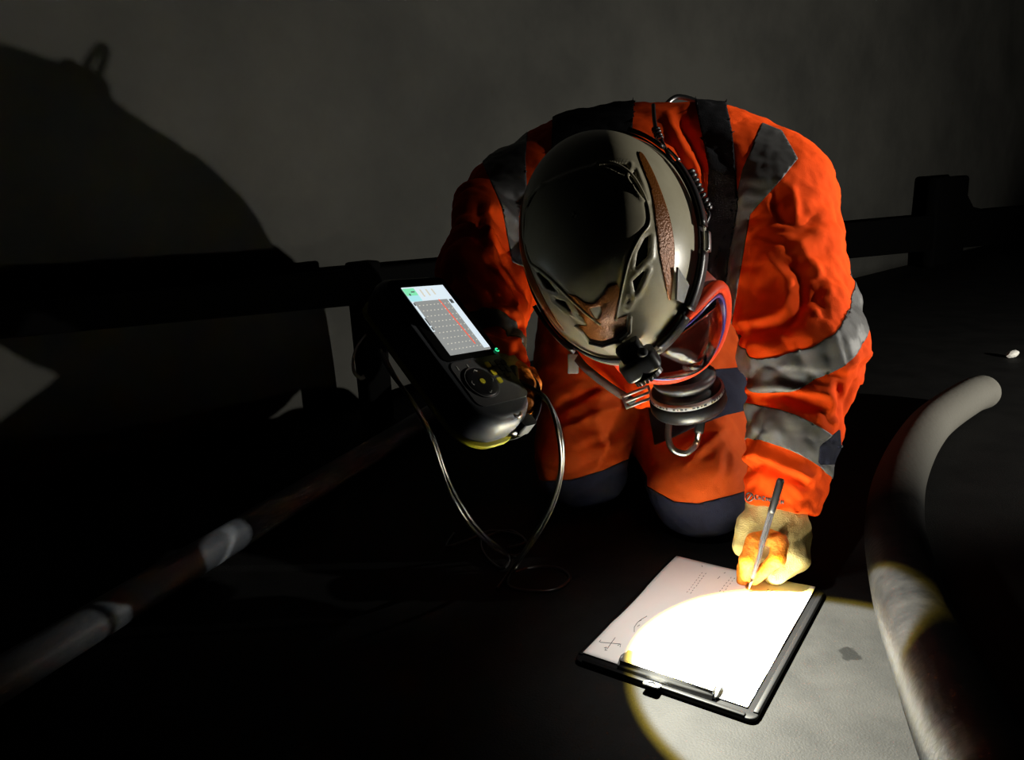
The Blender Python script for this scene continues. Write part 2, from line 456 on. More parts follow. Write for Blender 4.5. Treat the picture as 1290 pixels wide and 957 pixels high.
# ================================================================== the setting
fl = MB(); fl.box((1.3, 3.0, -0.06), (X, Y, Z), (4.2, 4.6, 0.06))
tag(fl.build('floor', FLOOR, None, False), None, None, kind='structure')

# far wall runs obliquely: nearer on the left, farther on the right
WA = np.array([-2.6, 2.511 - 0.894 * 2.6 + 0.02, 0.0]); WB = np.array([5.2, 2.511 + 0.894 * 5.2 + 0.02, 0.0])
WD = n3(WB - WA); WN = np.array([-WD[1], WD[0], 0.0])
nx, nz = 120, 44; Lw = np.linalg.norm(WB - WA)
uu, zz = np.meshgrid(np.linspace(0, Lw, nx), np.linspace(0, 2.6, nz), indexing='ij')
pp = WA + uu[..., None] * WD + zz[..., None] * Z
lean = -0.06 * (zz / 2.6) ** 2
bmp = perlin(np.stack([uu.ravel() * 2.2, zz.ravel() * 2.2, 0 * uu.ravel() + .3], 1)).reshape(nx, nz) * 0.03
front = pp + (lean + bmp)[..., None] * WN
back = pp + 0.25 * WN
V = np.concatenate([front.reshape(-1, 3), back.reshape(-1, 3)]); k = nx * nz; F = []
for i in range(nx - 1):
    for j in range(nz - 1):
        a = i * nz + j; F.append((a, a + nz, a + nz + 1, a + 1)); F.append((k + a, k + a + 1, k + a + nz + 1, k + a + nz))
for i in range(nx - 1):
    for j in (0, nz - 1):
        a = i * nz + j; F.append((a, k + a, k + a + nz, a + nz) if j == 0 else (a, a + nz, k + a + nz, k + a))
for j in range(nz - 1):
    for i in (0, nx - 1):
        a = i * nz + j; F.append((a, a + 1, k + a + 1, k + a) if i == 0 else (a, k + a, k + a + 1, a + 1))
tag(mobj('wall_back', V, F, WALLM), None, None, kind='structure')


def wallpt(px, off, z):                 # a point seen at column px, off metres in front of the wall, height z
    best = None
    for t in np.linspace(0, Lw, 1200):
        q = WA + WD * t - WN * off + Z * z
        e = abs(project(q[None])[0, 0] - px) if (q - CAM) @ FW > 0.2 else 1e9
        if best is None or e < best[0]: best = (e, q)
    return best[1]


# low guard rail in front of the wall
ra = wallpt(250, 0.16, 0.0); rb = wallpt(1420, 0.16, 0.0); RD = n3(rb - ra); RN = np.array([-RD[1], RD[0], 0])
rail = thing('guard_rail', 'low black steel guard rail running along the foot of the concrete wall', 'railing', (ra + rb) / 2)
q1 = wallpt(400, 0.16, 0.0); h1 = None
def zat(px, py, q):                     # height above floor at ground point q whose image row is py
    lo_, hi_ = -0.2, 1.5
    for _ in range(40):
        m_ = (lo_ + hi_) / 2
        if project((q + Z * m_)[None])[0, 1] > py: lo_ = m_
        else: hi_ = m_
    return lo_
for (t0, z0, t1, z1) in ((345, 390, 277, 322),):
    qa = wallpt(400, 0.16, 0); qb = wallpt(1100, 0.16, 0)
    za0, za1 = zat(400, t0, qa), zat(400, z0, qa); zb0, zb1 = zat(1100, t1, qb), zat(1100, z1, qb)
ext = lambda q: np.linalg.norm((q - qa)[:2]) * np.sign((q - qa) @ RD) / np.linalg.norm((qb - qa)[:2])
top = lambda q: za0 + (zb0 - za0) * ext(q); bot = lambda q: za1 + (zb1 - za1) * ext(q)
A, B = ra + RD * -1.3, rb + RD * 0.9
m_ = MB()
Vr = []
for q in (A, B):
    for dz in (bot(q), top(q)):
        for s_ in (-1, 1): Vr.append(q + Z * dz + RN * 0.022 * s_)
m_.add(Vr, [(0, 1, 3, 2), (4, 6, 7, 5), (0, 4, 5, 1), (2, 3, 7, 6), (0, 2, 6, 4), (1, 5, 7, 3)])
bev(m_.build('rail_beam', RAILM, rail, False), 0.006)
for (pa, pb, tp) in ((457, 492, 329),):
    q = wallpt((pa + pb) / 2, 0.16, 0); d = project(q[None])[0, 2]; hw = (pb - pa) / 2 / FPX * d
    ht = zat(0, tp, q)
    m_ = MB(); m_.box(q + Z * ht / 2, (RD, RN, Z), (hw, 0.03, ht / 2)); bev(m_.build('post', RAILM, rail, False), 0.008)
# broad bracket post on the right with a sloped gusset
q = wallpt(1187, 0.16, 0); d = project(q[None])[0, 2]; hw = 38 / FPX * d / max(abs(RD @ RT), 0.3); ht = zat(0, 222, q)
m_ = MB(); m_.box(q + Z * ht / 2, (RD, RN, Z), (hw, 0.035, ht / 2))
bev(m_.build('bracket_post', RAILM, rail, False), 0.02)
m_ = MB(); zt = ht - 0.10; m_.prism([(hw * .9, zt), (hw * 1.5, top(q) + 0.02), (hw * 2.4, top(q) - 0.01), (hw * .9, top(q) - 0.01)], -0.03, 0.03, q, (RD, Z, RN))
bev(m_.build('gusset', RAILM, rail, False), 0.01)
# straight pipe lying on the floor at the left
pr = 0.027
e0 = PZ(-420, 1114, pr); e1 = PZ(545, 522, pr); e2 = e1 + (e1 - e0) * 0.22
pm = MB(); pm.tube(np.linspace(e0, e2, 60), pr, 24)
o = pm.build('steel_pipe', PIPEM, None, True, loc=(e0 + e2) / 2 - Z * pr)
tag(o, 'straight dusty grey steel pipe lying across the floor at the left', 'pipe')

# thick bent hose at the right, lifted off the floor near the camera
hr = 0.041
h0_, h1_ = PZ(1292, 1075, 0.15), PZ(1232, 957, 0.125)
hp = [h0_ + (h0_ - h1_) * 2.6 * np.array([1.3, 1, 0]) - Z * .105, h0_ + (h0_ - h1_) * 1.2 * np.array([1.15, 1, 0]) - Z * .03, h0_, PZ(1232, 957, 0.125), PZ(1188, 860, 0.10), PZ(1146, 755, 0.075), PZ(1127, 660, 0.058), PZ(1139, 590, 0.047), PZ(1172, 535, 0.043), PZ(1217, 502, 0.042), PZ(1262, 488, 0.042)]
hp[-1] = PZ(1236, 494, 0.042)
hpath = crom(hp, 14); hrad = np.full(len(hpath), hr)
tail = n3(hpath[-1] - hpath[-3]) ; ext_ = [hpath[-1] + tail * hr * .95 * math.sin(a_) for a_ in np.linspace(.25, 1.5, 7)]
hpath = np.concatenate([hpath, ext_]); hrad = np.concatenate([hrad, [hr * math.cos(a_) ** .7 for a_ in np.linspace(.25, 1.5, 7)]])
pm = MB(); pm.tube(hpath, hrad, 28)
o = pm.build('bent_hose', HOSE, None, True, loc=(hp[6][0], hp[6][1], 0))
tag(o, 'thick scuffed grey hose bending round to the right of the worker', 'hose')

# ================================================================== the worker
KL = PZ(732, 584, 0.078); KR = PZ(882, 612, 0.080)
person = thing('person', 'kneeling worker in orange work clothes bent over the clipboard, writing with one gloved hand', 'person', (P(800, 400, 1.5)[0], P(800, 400, 1.5)[1], 0))

# ---- jacket: one continuous surface, torso and both sleeves
PEL = P(802, 400, 1.62); WST = P(802, 325, 1.50); CH = P(806, 252, 1.36)
CHL = P(728, 258, 1.33); CHR = P(892, 248, 1.32)
SHL = P(655, 262, 1.27); SHR = P(968, 252, 1.24)
ELL = P(613, 368, 1.15); FAL = P(608, 415, 1.03); WRL = P(628, 470, 0.965)
ELR = P(1012, 438, 1.13); FAR = P(1000, 545, 1.12); WRR = P(982, 640, 1.118)
NECK = P(800, 262, 1.20)
TORSO = [(PEL, WST, .150, .160), (WST, CH, .160, .158), (CHL, CHR, .142, .142), (CHL, SHL, .135, .088), (CHR, SHR, .135, .098), (CH, NECK, .11, .075)]
ARML = [(SHL, ELL, .088, .068), (ELL, FAL, .068, .050), (FAL, WRL, .050, .042)]
ARMR = [(SHR, ELR, .098, .084), (ELR, FAR, .080, .060), (FAR, WRR, .060, .054)]
RIDGE = [(P(604, 262, 1.15), P(589, 340, 1.045), .040, .033), (P(589, 340, 1.045), P(598, 402, 1.005), .033, .028)]
ELB = (P(1040, 425, 1.15), P(1070, 442, 1.16), .05, .026)


def jacket_sdf(p):
    d = None
    for a, b, ra, rb in TORSO:
        e, _ = cone_d(p, a, b, ra, rb); d = e if d is None else smin(d, e, 0.05)
    for arm in (ARML, ARMR):
        m = None
        for a, b, ra, rb in arm:
            e, _ = cone_d(p, a, b, ra, rb); m = e if m is None else smin(m, e, 0.03)
        if arm is ARMR:
            e, _ = cone_d(p, *ELB); m = smin(m, e, 0.03)
        else:
            for rg_ in RIDGE: m = smin(m, cone_d(p, *rg_)[0], 0.035)
        d = smin(d, m, 0.035)
    # open cuffs: flat ends
    for e0_, e1_ in ((ARML[2][0], ARML[2][1]), (ARMR[2][0], ARMR[2][1])):
        ax = n3(e1_ - e0_).astype(np.float32)
        near = ((p - e1_.astype(np.float32)) ** 2).sum(1) < 0.1 ** 2
        pl = (p - e1_.astype(np.float32)) @ ax
        d = np.where(near, np.maximum(d, pl), d)
    return d


allp = np.array([q for c in TORSO + ARML + ARMR for q in c[:2]])
JV, JT = surfnet(jacket_sdf, allp.min(0) - 0.18, allp.max(0) + 0.18, 0.0046)
JV = relax(JV, JT, 2)
JN = vnorm(JV, JT)


def limb_coords(V, chain):
    L0 = 0; best = np.full(len(V), 1e9); tt = np.zeros(len(V)); q_ = np.zeros_like(V); ax = np.zeros_like(V)
    for a, b, ra, rb in chain:
        d, t = cone_d(V.astype(np.float32), a, b, ra, rb); L = np.linalg.norm(b - a); m = d < best
        best[m] = d[m]; tt[m] = L0 + t[m] * L; c = a + t[:, None] * (b - a); q_[m] = (V - c)[m]; ax[m] = n3(b - a); L0 += L
    q_ /= np.linalg.norm(q_, axis=1)[:, None] + 1e-9
    return best, tt, q_, L0


dT = np.min([cone_d(JV.astype(np.float32), *c)[0] for c in TORSO], 0)
dL, tL, qL, LL = limb_coords(JV, ARML); dR, tR, qR, LR = limb_coords(JV, ARMR)
part = np.argmin(np.stack([dT, dL, dR], 1), 1)


def sstep(a, b, x):
    t = np.clip((x - a) / (b - a), 0, 1); return t * t * (3 - 2 * t)


def ridged(q):
    n_ = perlin(q); return np.abs(n_)


wL = sstep(0.02, -0.02, dL - dT); wR = sstep(0.02, -0.02, dR - dT)
disp = np.zeros(len(JV))
pj = project(JV)
# sleeves: folds that wind round the arm; chest and back: soft drapes
for t, q, wgt, elb in ((tL, qL, wL, 0.62), (tR, qR, wR, 0.50)):
    Lx = t[:, None]
    sw = q[:, :1] * 0.035 + q[:, 2:] * 0.02
    c1 = np.concatenate([(Lx + sw) * 17, q[:, 1:2] * 1.3 + 5, q[:, 2:3] * 1.3], 1)
    c2 = np.concatenate([(Lx - sw * 1.4) * 38, q[:, 1:2] * 2.0 + 9, q[:, :1] * 2.0], 1)
    disp += wgt * (0.022 * (ridged(c1) - 0.18) + 0.006 * (ridged(c2) - 0.18))
tw = np.clip(1 - wL - wR, 0, 1)
disp += tw * (0.016 * (ridged(np.stack([JV[:, 0] * 9 + JV[:, 2] * 5, JV[:, 1] * 4, JV[:, 2] * 8], 1)) - 0.2) + 0.005 * perlin(JV * 28))
disp += 0.0014 * perlin(JV * 95) + 0.0025 * perlin(JV * 45)
# single folds read off the photograph: (polyline in the image, half width, height); dark side to the left of travel
facing = ((JV - CAM) * JN).sum(1) < 0
FOLDS = [([(918, 408), (960, 404), (990, 392), (1004, 340)], 9, .010), ([(925, 418), (965, 416), (1000, 400), (1030, 360)], 10, -.012),
         ([(1003, 330), (1010, 370), (985, 420)], 9, -.009), ([(1000, 300), (1035, 345), (1048, 372)], 8, .006),
         ([(1042, 335), (1030, 375), (1044, 402)], 7, -.006), ([(940, 500), (985, 498), (1040, 515)], 7, -.009), ([(935, 491), (985, 488), (1050, 496)], 7, .007),
         ([(1040, 490), (1048, 515), (1052, 540)], 6, .008), ([(1055, 480), (1060, 505), (1045, 530)], 6, -.008), ([(1060, 470), (1085, 450), (1096, 440)], 6, .006),
         ([(920, 585), (955, 572), (1000, 590), (1025, 604)], 7, .010), ([(922, 598), (960, 585), (1000, 602), (1024, 616)], 7, -.010),
         ([(960, 320), (985, 345), (990, 372)], 8, .006), ([(945, 290), (975, 302), (1000, 312)], 5, -.004), ([(985, 315), (1015, 290), (1032, 262)], 5, -.004),
         ([(980, 235), (978, 262), (992, 280)], 7, -.008), ([(1000, 235), (1002, 262), (1005, 285)], 6, .006),
         ([(840, 140), (855, 180), (880, 225)], 6, .008), ([(850, 135), (870, 170), (890, 215)], 6, -.009), ([(868, 190), (878, 220), (884, 250)], 5, .006),
         ([(590, 330), (620, 372), (652, 380)], 8, -.008), ([(585, 345), (610, 385), (655, 392)], 7, .008), ([(600, 250), (607, 300), (635, 340)], 7, -.008), ([(618, 250), (612, 300), (640, 330)], 6, .006),
         ([(570, 330), (590, 360), (640, 410)], 6, -.006), ([(600, 412), (640, 420), (664, 408)], 5, -.008), ([(610, 425), (640, 432), (662, 425)], 5, .006)]
for pl, hw_, am in FOLDS:
    sd, al = line_sd(pj[:, :2], pl)
    fade = np.sin(np.clip(al, 0, 1) * math.pi) ** 0.5
    prof = np.exp(-(sd / hw_) ** 2)
    disp += np.where(facing, am * prof * fade, 0)
JV = JV + JN * disp[:, None]
JN = vnorm(JV, JT)

# ---- cut the jacket cloth into orange, tape and dark panels
lab = np.zeros(len(JT), int)


def recut(gfun, new, only=(0,)):
    global JV, JT, lab
    JV, JT, lab = cut(JV, JT, gfun(JV), lab, new, only)


def band(chain, t0, t1, tilt, ref):     # ring band round a limb between lengths t0..t1
    def g(V):
        d, t, q, L = limb_coords(V, chain)
        dt = np.min([cone_d(V.astype(np.float32), *c)[0] for c in TORSO], 0)
        tt_ = t + tilt * (q @ ref)
        return np.maximum(np.maximum(t0 - tt_, tt_ - t1), np.where(d < dt + 0.03, -1, 1))
    return g


def tpos(chain, px, py):                # length along a limb of the surface seen at an image point
    d = np.hypot(pj[:, 0] - px, pj[:, 1] - py) + np.where(facing, 0, 500)
    i = np.argmin(d); return limb_coords(JV[i:i + 1], chain)[1][0]


def pxpoly(poly, dmax=2.0, face=False):
    def g(V):
        q = project(V); s = poly_sd(q[:, :2], poly)
        return np.where(q[:, 2] > dmax, np.maximum(s, 1), s)
    return g


JB0 = BVHTree.FromPolygons([Vector(v) for v in JV], [tuple(int(i) for i in t) for t in JT])


def pband(chain, pts, hw_):             # tape ring cut by two planes parallel to one through three seen points
    q = []
    for px, py in pts:
        r = JB0.ray_cast(Vector(CAM), Vector(P(px, py, 1.0) - CAM).normalized()); q.append(np.array(r[0]))
    nn = n3(np.cross(q[1] - q[0], q[2] - q[0])); c_ = q[1]

    def g(V):
        d, t, qq, L = limb_coords(V, chain)
        far = np.linalg.norm(V - (q[0] + q[2]) / 2, axis=1) > 0.20
        dt = np.min([cone_d(V.astype(np.float32), *c)[0] for c in TORSO], 0)
        return np.maximum(np.abs((V - c_) @ nn) - hw_, np.where((d < dt + 0.02) & ~far, -1, 1))
    return g


recut(pband(ARMR, [(936, 458), (990, 468), (1070, 430)], .0215), 1)
recut(pband(ARMR, [(950, 530), (990, 541), (1038, 566)], .0225), 2)
t3 = tpos(ARML, 625, 398); recut(band(ARML, t3 - .010, t3 + .012, -.008, RT), 3)
# tape over the shoulders
recut(pxpoly([(960, 155), (985, 165), (1005, 200), (985, 225), (945, 270), (938, 310), (922, 408), (905, 412), (905, 330), (925, 262), (935, 215)], 1.55), 4)
recut(pxpoly([(640, 120), (668, 120), (662, 200), (668, 340), (645, 330), (632, 260), (608, 205)], 1.55), 5)
# harness webbing over both shoulders, the left one widened to include helmet shade
recut(pxpoly([(868, 90), (905, 90), (924, 180), (930, 260), (918, 330), (906, 460), (880, 460), (888, 300), (893, 210), (880, 150)], 1.7), 6, (0, 4))
recut(pxpoly([(702, 90), (800, 90), (795, 200), (760, 330), (700, 330), (690, 250)], 1.7), 7, (0, 5))
# dark elbow and hem panels
recut(pxpoly([(1032, 562), (1058, 540), (1062, 585), (1030, 585)], 1.3), 8, (0, 2))
tape_n = {1: 'upper_sleeve_tape', 2: 'forearm_tape', 3: 'upper_sleeve_tape', 4: 'shoulder_tape', 5: 'shoulder_tape'}
jacket = mobj('jacket', JV, JT[lab == 0], ORANGE, person, label='bright orange jacket')
JN = vnorm(JV, JT)
for k, nm in tape_n.items():
    o = mobj(nm, JV + JN * 0.0012, JT[lab == k], REFLECT, jacket, label='grey reflective tape'); solid(o, 0.0022)
o = mobj('elbow_panel', JV + JN * 0.0006, JT[lab == 8], NAVY, jacket); solid(o, 0.0016)
# under the straps the cloth carries on
mobj('cloth_under_straps', JV - JN * 0.001, JT[(lab == 6) | (lab == 7)], ORANGE, jacket)
JBVH = BVHTree.FromPolygons([Vector(v) for v in JV], [tuple(int(i) for i in t) for t in JT])

harness = thing('fall_arrest_harness', 'black webbing safety harness strapped over the orange jacket', 'harness', P(806, 250, 1.36))
o = mobj('shoulder_strap', JV + JN * 0.0045, JT[lab == 6], WEB, harness); solid(o, 0.005)
o = mobj('shoulder_strap', JV + JN * 0.0045, JT[lab == 7], WEB, harness); solid(o, 0.005)  # left strap, its extra black width standing in for the helmet's shadow


def hit(px, py, off=0.003, default=1.4, bvh=None):
    dr = Vector((P(px, py, 1.0) - CAM)).normalized(); r = (bvh or JBVH).ray_cast(Vector(CAM), dr)
    if r[0] is None: return P(px, py, default)
    return np.array(r[0]) + np.array(r[1]) * off


# D-ring with its red tab on the back
r_ = JBVH.find_nearest(Vector(P(866, 131, 1.40))); tb = np.array(r_[0]); tn_ = n3(np.array(r_[1])); tx_ = n3(RT - tn_ * (RT @ tn_)); ty_ = np.cross(tn_, tx_)


def onback(a, b, off):
    q = tb + tx_ * a + ty_ * b + tn_ * .03; r = JBVH.find_nearest(Vector(q)); return np.array(r[0]) + np.array(r[1]) * off


m_ = MB(); aa_ = np.linspace(-.062, .062, 17)
m_.strip([onback(a, -.022, .011 - abs(a) * .06) for a in aa_], [onback(a, .022, .011 - abs(a) * .06) for a in aa_]); solid(m_.build('webbing_tab', REDWEB, harness, label='red webbing tab'), .010, 0)
m_ = MB(); rg = tb + tn_ * .012
m_.tube(crom([rg - tx_ * .036, rg - tx_ * .035 + tn_ * .018, rg - tx_ * .019 + tn_ * .037, rg + tx_ * .019 + tn_ * .037, rg + tx_ * .035 + tn_ * .018, rg + tx_ * .036], 8, True), .0048, 10, closed=True)
m_.build('d_ring', ALU, harness, label='polished metal D-ring')
# sternum strap and buckle hanging below the helmet
sp = crom([P(722, 442, 1.25), P(738, 462, 1.22), P(770, 487, 1.20), P(800, 506, 1.19)], 8)
m_ = MB(); m_.strip(sp - UP * 0.007 - RT * .004, sp + UP * 0.004 + RT * .003); solid(m_.build('chest_strap', REFLECT, harness, label='grey chest strap'), 0.003, 0)
bx = n3(CV(.85, .35, -.1)); by = n3(np.cross(bx, FW)); bc = P(803, 500, 1.175)
m_ = MB()
for s_ in (-1, 0, 1): m_.box(bc + by * 0.009 * s_, (bx, by, n3(np.cross(bx, by))), (0.021, 0.0022, 0.002))
for s_ in (-1, 1): m_.box(bc + bx * 0.021 * s_, (bx, by, n3(np.cross(bx, by))), (0.0022, 0.0112, 0.002))
bev(m_.build('buckle', ALU, harness, False, label='metal slide buckle'), 0.001)
m_ = MB(); m_.box(P(722, 458, 1.24), (RT, UP, FW), (0.009, 0.016, 0.003)); bev(m_.build('strap_adjuster', MGREY, harness, False), 0.002)

# ---- loose jacket front hanging below the chin
gx, gy = 26, 18
FRp = [[(715, 405, 1.30), (770, 415, 1.24), (810, 420, 1.26), (835, 420, 1.30)],
       [(722, 440, 1.27), (772, 462, 1.22), (812, 470, 1.24), (835, 470, 1.30)],
       [(742, 465, 1.27), (790, 500, 1.21), (815, 505, 1.25), (832, 500, 1.31)],
       [(760, 478, 1.30), (800, 512, 1.23), (815, 512, 1.28), (830, 515, 1.33)]]
rows = np.array([crom([P(*q) for q in r_], gx) for r_ in FRp]); cols = np.array([crom(rows[:, i], gy) for i in range(rows.shape[1])])
gv = cols.reshape(-1, 3); nc, nr = cols.shape[:2]
gv = gv - FW * (0.012 * np.abs(perlin(gv * np.array([26, 12, 12]))))[:, None]
F = [(i * nr + j, i * nr + j + 1, (i + 1) * nr + j + 1, (i + 1) * nr + j) for i in range(nc - 1) for j in range(nr - 1)]
solid(mobj('jacket_front', gv, F, ORANGE, jacket, label='loose jacket front'), 0.003, 0)

# ---- trousers
HL = P(748, 428, 1.60); HR = P(868, 432, 1.57)
AL = KL + np.array([0.03, 0.43, -0.015]); AR = KR + np.array([-0.02, 0.44, -0.015])
TRO = [(PEL, PEL + UP * .02, .158, .158), (HL, KL + Z * .004, .125, .082), (HR, KR + Z * .004, .120, .083), (KL, AL, .078, .060), (KR, AR, .080, .060), (WST, PEL, .13, .15)]


def tro_sdf(p):
    d = None
    for i, (a, b, ra, rb) in enumerate(TRO):
        e, _ = cone_d(p, a, b, ra, rb)
        d = e if d is None else smin(d, e, 0.035 if i < 3 else 0.02)
    return np.maximum(d, 0.002 - p[:, 2])


allp = np.array([q for c in TRO for q in c[:2]])
TV, TT = surfnet(tro_sdf, np.maximum(allp.min(0) - 0.17, [-9, -9, -0.02]), allp.max(0) + 0.17, 0.0052)
TV = relax(TV, TT, 2); TN = vnorm(TV, TT)
td = 0.014 * (ridged(np.stack([TV[:, 0] * 5 + TV[:, 2] * 14, TV[:, 1] * 6 - TV[:, 2] * 6, TV[:, 2] * 10 - TV[:, 0] * 9], 1)) - 0.2) + 0.004 * perlin(TV * 30) + 0.0012 * perlin(TV * 90)
tp = project(TV); tf = ((TV - CAM) * TN).sum(1) < 0
for pl, hw_, am in [([(690, 520), (740, 490), (800, 470)], 7, -.009), ([(700, 545), (760, 520), (820, 505)], 6, .007), ([(720, 570), (780, 545), (810, 520)], 6, -.007), ([(860, 590), (890, 560), (915, 540)], 6, .006), ([(840, 560), (870, 545), (900, 535)], 6, -.006), ([(905, 620), (915, 590), (918, 560)], 5, -.005)]:
    sd, al = line_sd(tp[:, :2], pl); td += np.where(tf, am * np.exp(-(sd / hw_) ** 2) * np.sin(al * math.pi) ** .5, 0)
td *= sstep(0.004, 0.03, TV[:, 2])
TV = TV + TN * td[:, None]; TV[:, 2] = np.maximum(TV[:, 2], 0.0015)
tl = np.zeros(len(TT), int)
TV, TT, tl = cut(TV, TT, poly_sd(project(TV)[:, :2], [(640, 585), (684, 606), (720, 604), (760, 592), (786, 580), (800, 575), (815, 600), (815, 680), (640, 680)]) + np.where(TV[:, 1] > KL[1] + .12, 99, 0), tl, 1)
TV, TT, tl = cut(TV, TT, poly_sd(project(TV)[:, :2], [(815, 612), (832, 622), (850, 632), (880, 634), (920, 624), (960, 612), (990, 640), (960, 700), (815, 700)]) + np.where(TV[:, 1] > KR[1] + .12, 99, 0), tl, 2, (0,))
TV, TT, tl = cut(TV, TT, poly_sd(project(TV)[:, :2], [(840, 470), (960, 460), (960, 512), (915, 522), (880, 535), (845, 552), (825, 560), (815, 500)]), tl, 3, (0,))
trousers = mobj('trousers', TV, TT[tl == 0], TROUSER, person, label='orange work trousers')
TN = vnorm(TV, TT)
for k, nm in ((1, 'knee_patch'), (2, 'knee_patch'), (3, 'navy_hip_panel')):
    o = mobj(nm, TV + TN * np.array([1, 1, 0]) * 0.0015, TT[tl == k], NAVY, trousers, label='navy cloth'); solid(o, 0.002)

# ---- boots
def boot(ank):
    toe = ank + np.array([0, 0.17, -0.01])
    def f(p):
        a, _ = cone_d(p, ank - Y * .04, ank + Y * .05, .056, .058); b, _ = cone_d(p, ank + Y * .05 + Z * .035, ank + Y * .06 - Z * .01, .048, .05)
        c, _ = cone_d(p, ank + Y * .08 - Z * .01, toe - Z * .012, .045, .038)
        return np.maximum(smin(smin(a, b, .03), c, .03), 0.002 - p[:, 2])
    v, t = surfnet(f, ank - .13 - Z * 0.0, toe + .13, 0.006); return v, t
for ank in (AL, AR):
    v, t = boot(ank); mobj('boot', v, t, BOOT, person)

# ---- gloved hands
def hand(prims_c, prims_o, h=0.0019, k=0.006, bias=0.0):
    def dd(p, pr, k_):
        m = None
        for a, b, ra, rb in pr:
            e, _ = cone_d(p, a, b, ra, rb); m = e if m is None else smin(m, e, k_)
        return m
    f = lambda p: smin(dd(p, prims_c, 0.010), dd(p, prims_o, 0.003), 0.004)
    ap = np.array([q for c in prims_c + prims_o for q in c[:2]])
    v, t = surfnet(f, ap.min(0) - .04, ap.max(0) + .04, h); v = relax(v, t, 2, .4)
    nn = vnorm(v, t); v = v + nn * (0.0011 * perlin(v * 110) + 0.0018 * perlin(v * 55))[:, None]
    g = lambda q: dd(q.astype(np.float32), prims_o, .004) - dd(q.astype(np.float32), prims_c, .008) + bias
    l = np.zeros(len(t), int); v, t, l = cut(v, t, g(v).astype(float), l, 1)
    return v, t, l


d0 = 1.108
c_pr = [(P(978, 640, 1.118), P(975, 668, 1.112), .043, .041), (P(955, 668, 1.105), P(995, 668, 1.115), .026, .030),
        (P(962, 672, 1.135), P(964, 700, 1.135), .030, .022),
        (P(992, 672, 1.10), P(1000, 700, 1.085), .020, .017), (P(1000, 700, 1.085), P(978, 724, 1.085), .0165, .0135),
        (P(1002, 676, 1.115), P(1005, 704, 1.105), .019, .016), (P(1005, 704, 1.105), P(975, 727, 1.105), .0155, .013),
        (P(1000, 680, 1.13), P(998, 708, 1.125), .018, .015), (P(998, 708, 1.125), P(968, 724, 1.125), .0145, .0125),
        (P(945, 662, 1.11), P(936, 688, 1.10), .020, .015), (P(988, 668, 1.085), P(990, 690, 1.075), .014, .011)]
o_pr = [(P(968, 677, 1.075), P(981, 683, 1.066), .0100, .0110), (P(981, 683, 1.066), P(980, 703, 1.060), .0112, .0105), (P(980, 703, 1.060), P(950, 729, 1.085), .0105, .0085),
        (P(950, 682, 1.075), P(941, 705, 1.068), .0115, .0105), (P(941, 705, 1.068), P(940, 724, 1.085), .0105, .0085), (P(968, 677, 1.075), P(950, 682, 1.075), .009, .0105),
        (P(938, 712, 1.105), P(935, 731, 1.108), .010, .0085)]
v, t, l = hand(c_pr, o_pr, bias=-0.001)
gl = mobj('glove', v, t[l == 0], GLOVEC, person, label='cream knit glove gripping the pen'); mobj('dipped_palm', v, t[l == 1], GLOVEO, gl, label='orange rubber coating')

# device hand: fingers closing over the right edge of the gauge
c_pr = [(P(622, 470, .972), P(636, 492, .965), .038, .036), (P(636, 485, .975), P(640, 515, .970), .028, .026), (P(650, 532, .945), P(651, 537, .943), .0085, .0085), (P(628, 524, .93), P(626, 532, .925), .009, .0085)]
o_pr = [(P(655, 468, .955), P(664, 486, .930), .0118, .0122), (P(664, 486, .930), P(662, 508, .915), .0122, .0115), (P(662, 508, .915), P(653, 530, .920), .0115, .0095),
        (P(667, 470, .975), P(673, 484, .960), .0092, .0092), (P(673, 484, .960), P(670, 505, .955), .0092, .0085), (P(642, 478, .968), P(657, 472, .965), .012, .011),
        (P(640, 520, .955), P(638, 505, .925), .0105, .0095), (P(638, 505, .925), P(633, 498, .915), .0095, .0085), (P(640, 520, .955), P(628, 526, .930), .010, .008)]
v, t, l = hand(c_pr, o_pr, bias=-0.002)
gl = mobj('glove', v, t[l == 0], GLOVEC, person, label='gloved hand holding the gauge'); mobj('dipped_palm', v, t[l == 1], GLOVEO, gl, label='orange rubber coating')

# ================================================================== head, helmet, mask
HF = n3(CV(.17, -.96, -.20)); HU = CV(-.42, .09, -.90); HU = n3(HU - HF * (HU @ HF)); HS = np.cross(HF, HU)
if HS @ RT < 0: HS = -HS
HC = P(769, 310, 0.985)
HM = np.stack([HS, HF, HU])            # rows: side (image right), front, crown


def hl(s, f, u): return HC + HS * s + HF * f + HU * u


def head_sdf(p):
    d = ell_d(p, hl(0, 0, .005), HM, (.075, .095, .10))
    d = smin(d, cone_d(p, hl(0, .035, -.06), hl(0, .045, -.10), .055, .038)[0], .03)      # jaw
    d = smin(d, cone_d(p, hl(0, -.02, -.06), NECK, .055, .062)[0], .03)                    # neck
    d = smin(d, cone_d(p, hl(0, .092, -.02), hl(0, .112, -.05), .008, .012)[0], .01)       # nose
    for s in (-1, 1):
        d = smin(d, ell_d(p, hl(.078 * s, -.01, -.03), HM, (.010, .018, .03)), .008)       # ears
        d = -smin(-d, cone_d(p, hl(.032 * s, .105, -.012), hl(.032 * s, .11, -.012), .014, .014)[0], .008)   # eye sockets
    d = smin(d, cone_d(p, hl(-.02, .088, -.078), hl(.02, .088, -.078), .008, .008)[0], .008)
    return d


v, t = surfnet(head_sdf, HC - .24, HC + .24, 0.0055)
hd = mobj('head', relax(v, t, 2), t, SKIN, person)
for s in (-1, 1):
    m_ = MB(); m_.lathe([(.0001, -.011), (.008, -.008), (.011, 0), (.008, .008), (.0001, .011)], hl(.032 * s, .088, -.012), HF, 16); m_.build('eye', WHITEBAND, hd)

